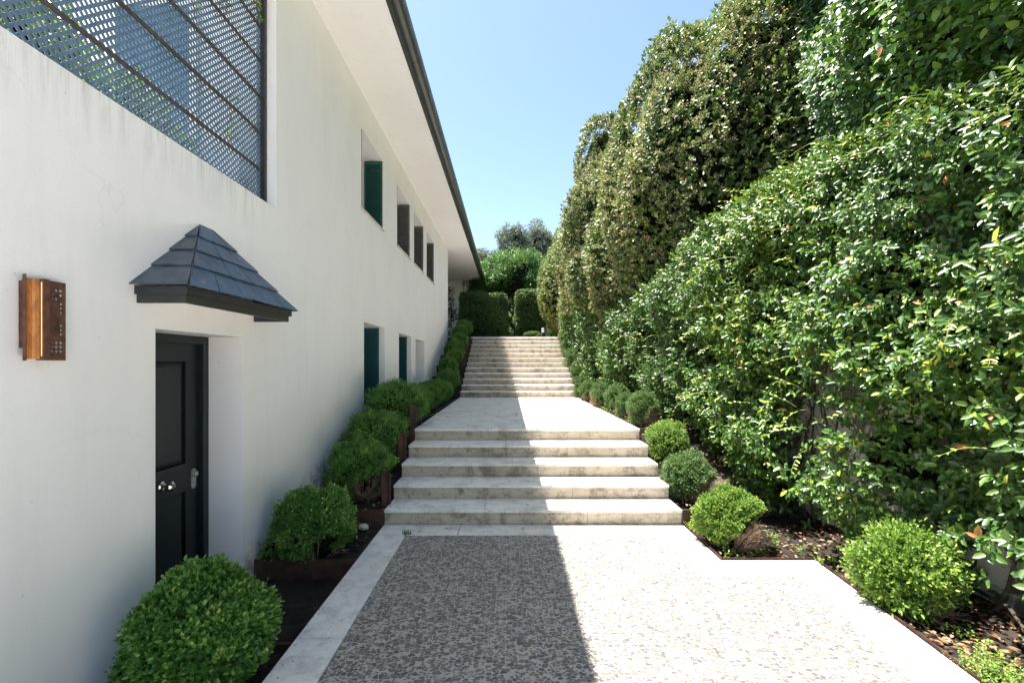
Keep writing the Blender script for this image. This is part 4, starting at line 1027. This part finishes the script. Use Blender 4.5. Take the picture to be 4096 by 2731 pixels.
# ---- trees beyond
def tree(name, label, base, trunkpts, ells, n, leaf, mat, seed, puffs, puffr, core, lumpy=.12, forks=()):
    t = empty(name, label, 'tree', base); g = MB()
    for pts, r0 in trunkpts: g.tube(pts, [r0 * (1 - .65 * i / (len(pts) - 1)) for i in range(len(pts))], 7)
    o = g.build('trunk', M['bark_dark'], t, smooth=True); o.location = tuple(-b for b in base)
    # crown of many puffs
    global RS
    RS = np.random.RandomState(seed); r2 = random.Random(seed); es = []
    for (c, r) in ells:
        es.append((tuple(c), tuple(x * .82 for x in r)))
        for k in range(puffs):
            u = unit(RS.randn(3)); u[2] = abs(u[2]) * 1.1 - .35; u = unit(u); s = r2.uniform(.6, 1.25) * puffr
            es.append((tuple(np.array(c) + u * np.array(r) * .86), (s, s, s * r2.uniform(.7, 1.0))))
    P_, N_, D_ = [], [], []
    areas = np.array([e[1][0] * e[1][2] for e in es]); areas /= areas.sum()
    for (c, r), a in zip(es, areas):
        k = int(n * a); c, r = np.array(c), np.array(r); u = unit(RS.randn(k, 3)); lm = Lump(8, 4, RS)
        A = c + u * r * ((1 + lumpy * lm(u)) * (1 - RS.rand(k) ** 1.6 * .35))[:, None]; P_.append(A); N_.append(unit(u / r))
    A = np.concatenate(P_); nr = np.concatenate(N_); O = unit(nr + RS.randn(len(A), 3) * .6)
    P, D, Nn = sprigs(A, O, 5, leaf * 2.2, (.5, 1.3)); D = unit(D + np.array([0, 0, -.5]) * RS.rand(len(D))[:, None])
    L = leaf * (.6 + .8 * RS.rand(len(P))); lm = Lump(8, .9, RS); r = leaf_rnd(P, len(P), lm, .2)
    leaves('crown', P - np.array(base), D, Nn, L, L * .5, mat, t, r, .15, .1, False)
    for (c, r) in ells: hull('shade_core', tuple(np.array(c) - np.array(base)), r, Lump(6, 3, RS), .1, core, M['inner'], t, 3)  # dark hulls paint the shade at the crown centre
    return t
tree('garden_tree', 'bright green garden tree with a forked dark trunk seen through the hedge gap', (.42, 22.5, 2.7),
     [([(.34, 22.5, 2.65), (.33, 22.5, 3.2), (.28, 22.5, 3.6)], .13), ([(.36, 22.5, 3.35), (.05, 22.4, 3.75), (-.15, 22.5, 4.4), (-.4, 22.5, 5.0)], .10),
      ([(.36, 22.5, 3.35), (.30, 22.5, 4.2), (.15, 22.5, 5.4)], .10), ([(.05, 22.4, 3.75), (.2, 22.4, 4.2), (.5, 22.5, 4.9)], .06)],
     [((.2, 22.8, 6.0), (1.7, 1.5, 1.35)), ((-.95, 23.2, 5.75), (.8, 1.0, .95))], 11000, .085, M['tree'], 71, 22, .42, .72)
tree('holm_oak', 'tall grey-green tree left of its twin in the far background', (.4, 46, 2.7), [([(.4, 46, 2.7), (.4, 46, 12)], .4)],
     [((.55, 46, 13.2), (1.9, 1.5, 2.75)), ((-.6, 46, 11.9), (1.5, 1.3, 1.5)), ((1.8, 46, 11.8), (1.3, 1.2, 1.6))], 9000, .13, M['oak'], 72, 20, .55, .75)
tree('holm_oak', 'tall grey-green tree half hidden by the flowering hedge in the far background', (3.2, 47, 2.7), [([(3.2, 47, 2.7), (3.2, 47, 12)], .4)],
     [((3.0, 47, 13.2), (1.9, 1.5, 3.1)), ((4.8, 47.5, 12.6), (1.5, 1.4, 2.2)), ((2.2, 46.5, 11.2), (1.6, 1.5, 1.8))], 13000, .13, M['oak'], 73, 20, .55, .75)
tree('holm_oak', 'small far tree top just beyond the end of the gutter', (-2.9, 46, 2.7), [([(-2.9, 46, 2.7), (-2.9, 46, 11)], .3)],
     [((-2.9, 46, 11.9), (1.0, 1.0, 1.1)), ((-2.5, 46, 10.0), (1.3, 1.0, 1.2))], 4200, .13, M['oak'], 74, 12, .4, .6)
for i, (x, y, rx, rz, mt, lab) in enumerate([(-.8, 27, 1.3, 1.1, 'box_lime', 'sunlit pale green shrub low in the hedge gap beyond the tree trunk'),
        (1.6, 28, 1.5, 1.3, 'box_lime', 'sunlit shrub behind the right-hand clipped hedge'), (-3.2, 30, 2.0, 1.6, 'tree', 'green shrub far behind the house end'),
        (.3, 36, 3.2, 2.6, 'tree', 'broad dark green shrub closing the view behind the garden tree'), (4.5, 38, 3.0, 2.8, 'tree', 'broad green shrub behind the yellow-green hedge'), (-4.5, 38, 3.0, 2.6, 'tree', 'broad green shrub behind the far end of the roof')]):
    t = empty('garden_shrub', lab, 'shrub', (x, y, 2.7), 'garden shrubs beyond the steps')
    mass(t, (x, y, 2.7), [((x, y, 2.7 + rz * .8), (rx, rx * .8, rz))], 2600, 5, .10, .5, M[mt], 80 + i, .12, 4, .12, core=.85)
# bronze climber on the house corner
t = empty('wall_climber', 'bronze-leaved climber hanging at the far corner of the white wall', 'climbing plant', (-2.6, 17.5, 2.6))
mass(t, (-2.6, 17.5, 2.6), [((-2.42, 17.6, 3.9), (.22, .3, .7)), ((-2.2, 17.7, 3.55), (.25, .2, .22)), ((-2.45, 17.5, 3.0), (.25, .25, .5))], 420, 5, .08, .6, M['brownvine'], 90, .2, 4, .12, core=.3, shell=.6, corem=M['bark_dark'])

# ---- sign post by the top step
t = empty('sign_post', 'small white notice on a dark post beside the top step', 'sign', (1.36, 17.6, 2.7))
g = MB(); g.box(.045, .13, -.02, .02, 0, .42); g.build('post', M['darkpaint'], t)
g = MB(); g.box(-.10, -.005, -.03, -.022, .22, .40); pl = g.build('plate', M['white'], t)
g = MB()
for k in range(6): g.box(-.088, -.018 - .012 * (k % 2), -.0325, -.0305, .25 + k * .022, .254 + k * .022)
g.build('lettering_lines', M['darkpaint'], pl)
g = MB(); g.box(-.01, .046, -.028, -.02, .30, .33); g.build('bracket', M['darkpaint'], t)

# ---- plants on the terrace seen through the trellis
r_ = random.Random(2)
for i, (x, y, z, rx, rz, lab) in enumerate([(-2.85, 1.9, 3.05, .30, .42, 'leafy plant behind the lowest left part of the lattice'), (-2.9, 2.6, 3.05, .32, .45, 'sunlit plant behind the middle of the lattice'),
        (-2.85, 3.3, 3.05, .28, .36, 'small plant behind the lattice near the blue glass door'), (-3.0, 4.0, 3.05, .22, .30, 'darker plant behind the corner of the lattice')]):
    t = empty('terrace_plant', lab, 'plant', (x, y, z), 'plants behind the lattice')
    bush_mesh('p', (rx, rx, rz), 700, 6, .055, M['box_lime'] if i < 3 else M['box'], 100 + i, .2, slen=.12, parent=t, stems=False, hi=False, core=.6)
# climber twined on the rails
tc = empty('lattice_climber', 'thin leafy climber twined on the rails near the lattice corner post', 'climbing plant', (XT, 4, 3.3))
g = MB(); Ps = []; Ds = []; Ns = []
for i in range(6):
    p = Vector((XT + .04, r_.uniform(3.3, 4.25), r_.uniform(3.5, 5.0))); pts = [p.copy()]
    for k in range(9):
        p = p + Vector((r_.uniform(-.01, .012), r_.uniform(-.09, .10), r_.uniform(-.02, .12))); p.x = max(XT + .03, min(p.x, XT + .09)); p.y = min(p.y, 4.40); pts.append(p.copy())
        if r_.random() < .5 or p.y > 4.1:
            for q in range(2 if p.y < 4.05 else 4): Ps.append(p + Vector((.01, r_.uniform(-.02, .02), r_.uniform(-.03, .03)))); Ds.append(Vector((r_.uniform(.2, .8), r_.uniform(-1, 1), r_.uniform(-.8, .8)))); Ns.append(Vector((1, r_.uniform(-.5, .5), .6)))
    g.tube(pts, .0028, 4)
o = g.build('stems', M['bark'], tc); o.location = (-XT, -4, -3.3)
P = np.array([list(p) for p in Ps]); o = leaves('foliage', P, np.array([list(p) for p in Ds]), np.array([list(p) for p in Ns]), .055, .022, M['vine'], tc, .5 + .5 * RS.rand(len(P))); o.location = (-XT, -4, -3.3)

# ---- litter, groundcover, small things
def litter(name, pts, mat, L, kind='stuff'):
    global RS
    A = np.array(pts); k = len(A); D = np.concatenate([RS.randn(k, 2), RS.randn(k, 1) * .15], 1); Nn = unit(np.array([0, 0, 1]) + RS.randn(k, 3) * .35)
    o = leaves(name, A, D, Nn, L * (.5 + RS.rand(k)), L * .45, mat, None, None, .3, -.15, True); o['kind'] = kind; return o
pts = []; r_ = random.Random(31)
def zbed(y, lv):
    for a, b, z in lv:
        if a <= y < b: return z
    return lv[-1][2]
for i in range(2600):
    y = r_.uniform(1.6, 12.4) if i % 3 else r_.uniform(1.8, 4.9); lo = 1.9 if y > 4.05 else ro(y) + .03; x = r_.uniform(lo, 3.45); pts.append((x, y, zbed(y, gr) + .02 + .05 * max(0, x - 2.9)))
for i in range(160):
    y = r_.uniform(4.05, 6.4); pts.append((r_.uniform(-2.2, -1.38), y, zbed(y, gl) + .02))
for i in range(26): pts.append((r_.uniform(-1.2, 1.8), r_.uniform(6.6, 12.3), .806))
for i in range(10): pts.append((r_.uniform(-1.0, 1.8), r_.uniform(4.6, 4.86), .006))
for k in range(5):
    for i in range(3): pts.append((r_.uniform(.2, 1.8), 4.9 + .3953 * k + r_.uniform(.05, .35), .166 + .16 * k))
litter('fallen_leaves', pts, M['litter'], .045)
def weeds(name, spots, mat, leaf, n_each, spread, h):
    global RS
    A = np.concatenate([np.array(s) + np.concatenate([RS.randn(n_each, 2) * spread, RS.rand(n_each, 1) * h], 1) for s in spots])
    P, D, Nn = sprigs(A, unit(np.array([0, 0, 1]) + RS.randn(len(A), 3) * .4), 5, .03, (.8, 1.4)); o = leaves(name, P, D, Nn, leaf * (.6 + .6 * RS.rand(len(P))), leaf * .6, mat, None); o['kind'] = 'stuff'; return o
sp = [(r_.uniform(1.95, 2.15), r_.uniform(7, 12), .775) for i in range(40)] + [(2.0, 4.1, -.02), (2.3, 4.15, -.02), (2.5, 4.3, 0), (2.7, 4.15, 0), (2.75, 3.9, 0), (1.95, 4.8, 0), (2.6, 4.5, 0), (2.9, 2.75, -.02), (2.95, 2.9, -.02)]
weeds('ground_cover', sp, M['box_lime'], .022, 14, .05, .04)
t = weeds('ground_cover', [(2.66, 2.42, -.02), (2.72, 2.52, -.02), (2.62, 2.55, -.02), (2.78, 2.35, -.02)], M['box_lime'], .014, 90, .05, .10)
t = empty('small_plant', 'small dark leafy plant at the wall foot beside the door reveal', 'plant', (-2.12, 4.08, -.03))
bush_mesh('p', (.10, .09, .10), 160, 6, .022, M['box'], 120, .2, slen=.03, parent=t, stems=False, hi=False, core=.5)
def stone(loc, r, label, seed):
    bm = bmesh.new(); bmesh.ops.create_icosphere(bm, subdivisions=2, radius=r); rs = random.Random(seed)
    for v in bm.verts: v.co = Vector((v.co.x * 1.2, v.co.y, v.co.z * .75)) * rs.uniform(.8, 1.15)
    me = bpy.data.meshes.new('stone'); bm.to_mesh(me); bm.free(); o = link('stone', me, M['grey']); o.location = loc; tag(o, label, 'stone')
stone((-2.0, 4.06, 0.01), .035, 'pale stone beside the small plant near the door', 1); stone((-1.52, 4.76, .02), .045, 'pale stone in the bed below the first rusty edging', 2)
# grass tuft in the paving joint
RS = np.random.RandomState(3); A = np.array([-1.03, 4.60, 0]) + RS.randn(26, 3) * np.array([.02, .006, 0])
o = leaves('grass_tuft', A, unit(np.array([0, 0, 1]) + RS.randn(26, 3) * .6), unit(np.array([0, -1, .3]) + RS.randn(26, 3) * .3), .06, .006, M['grass']); tag(o, 'tiny green grass tuft growing from the border joint before the steps', 'grass tuft')
# hoses
g = MB(); g.tube([(-1.42, 7.1, .785), (-1.50, 7.6, .79), (-1.44, 8.1, .79), (-1.38, 8.6, .785), (-1.45, 9.2, .785), (-1.42, 10.5, .785), (-1.4, 12.2, .785)], .012, 6)
tag(g.build('irrigation_hose', M['hose'], smooth=True), 'thin brown irrigation hose lying along the left edge of the landing', 'hose')
g = MB(); g.tube([(3.38, 3.3, .10), (3.30, 3.0, .12), (3.1, 2.7, .10), (3.2, 2.2, .12)], .014, 6)
tag(g.build('irrigation_hose', M['hose'], smooth=True), 'brown pipe running along the foot of the old wall at the right edge', 'hose')
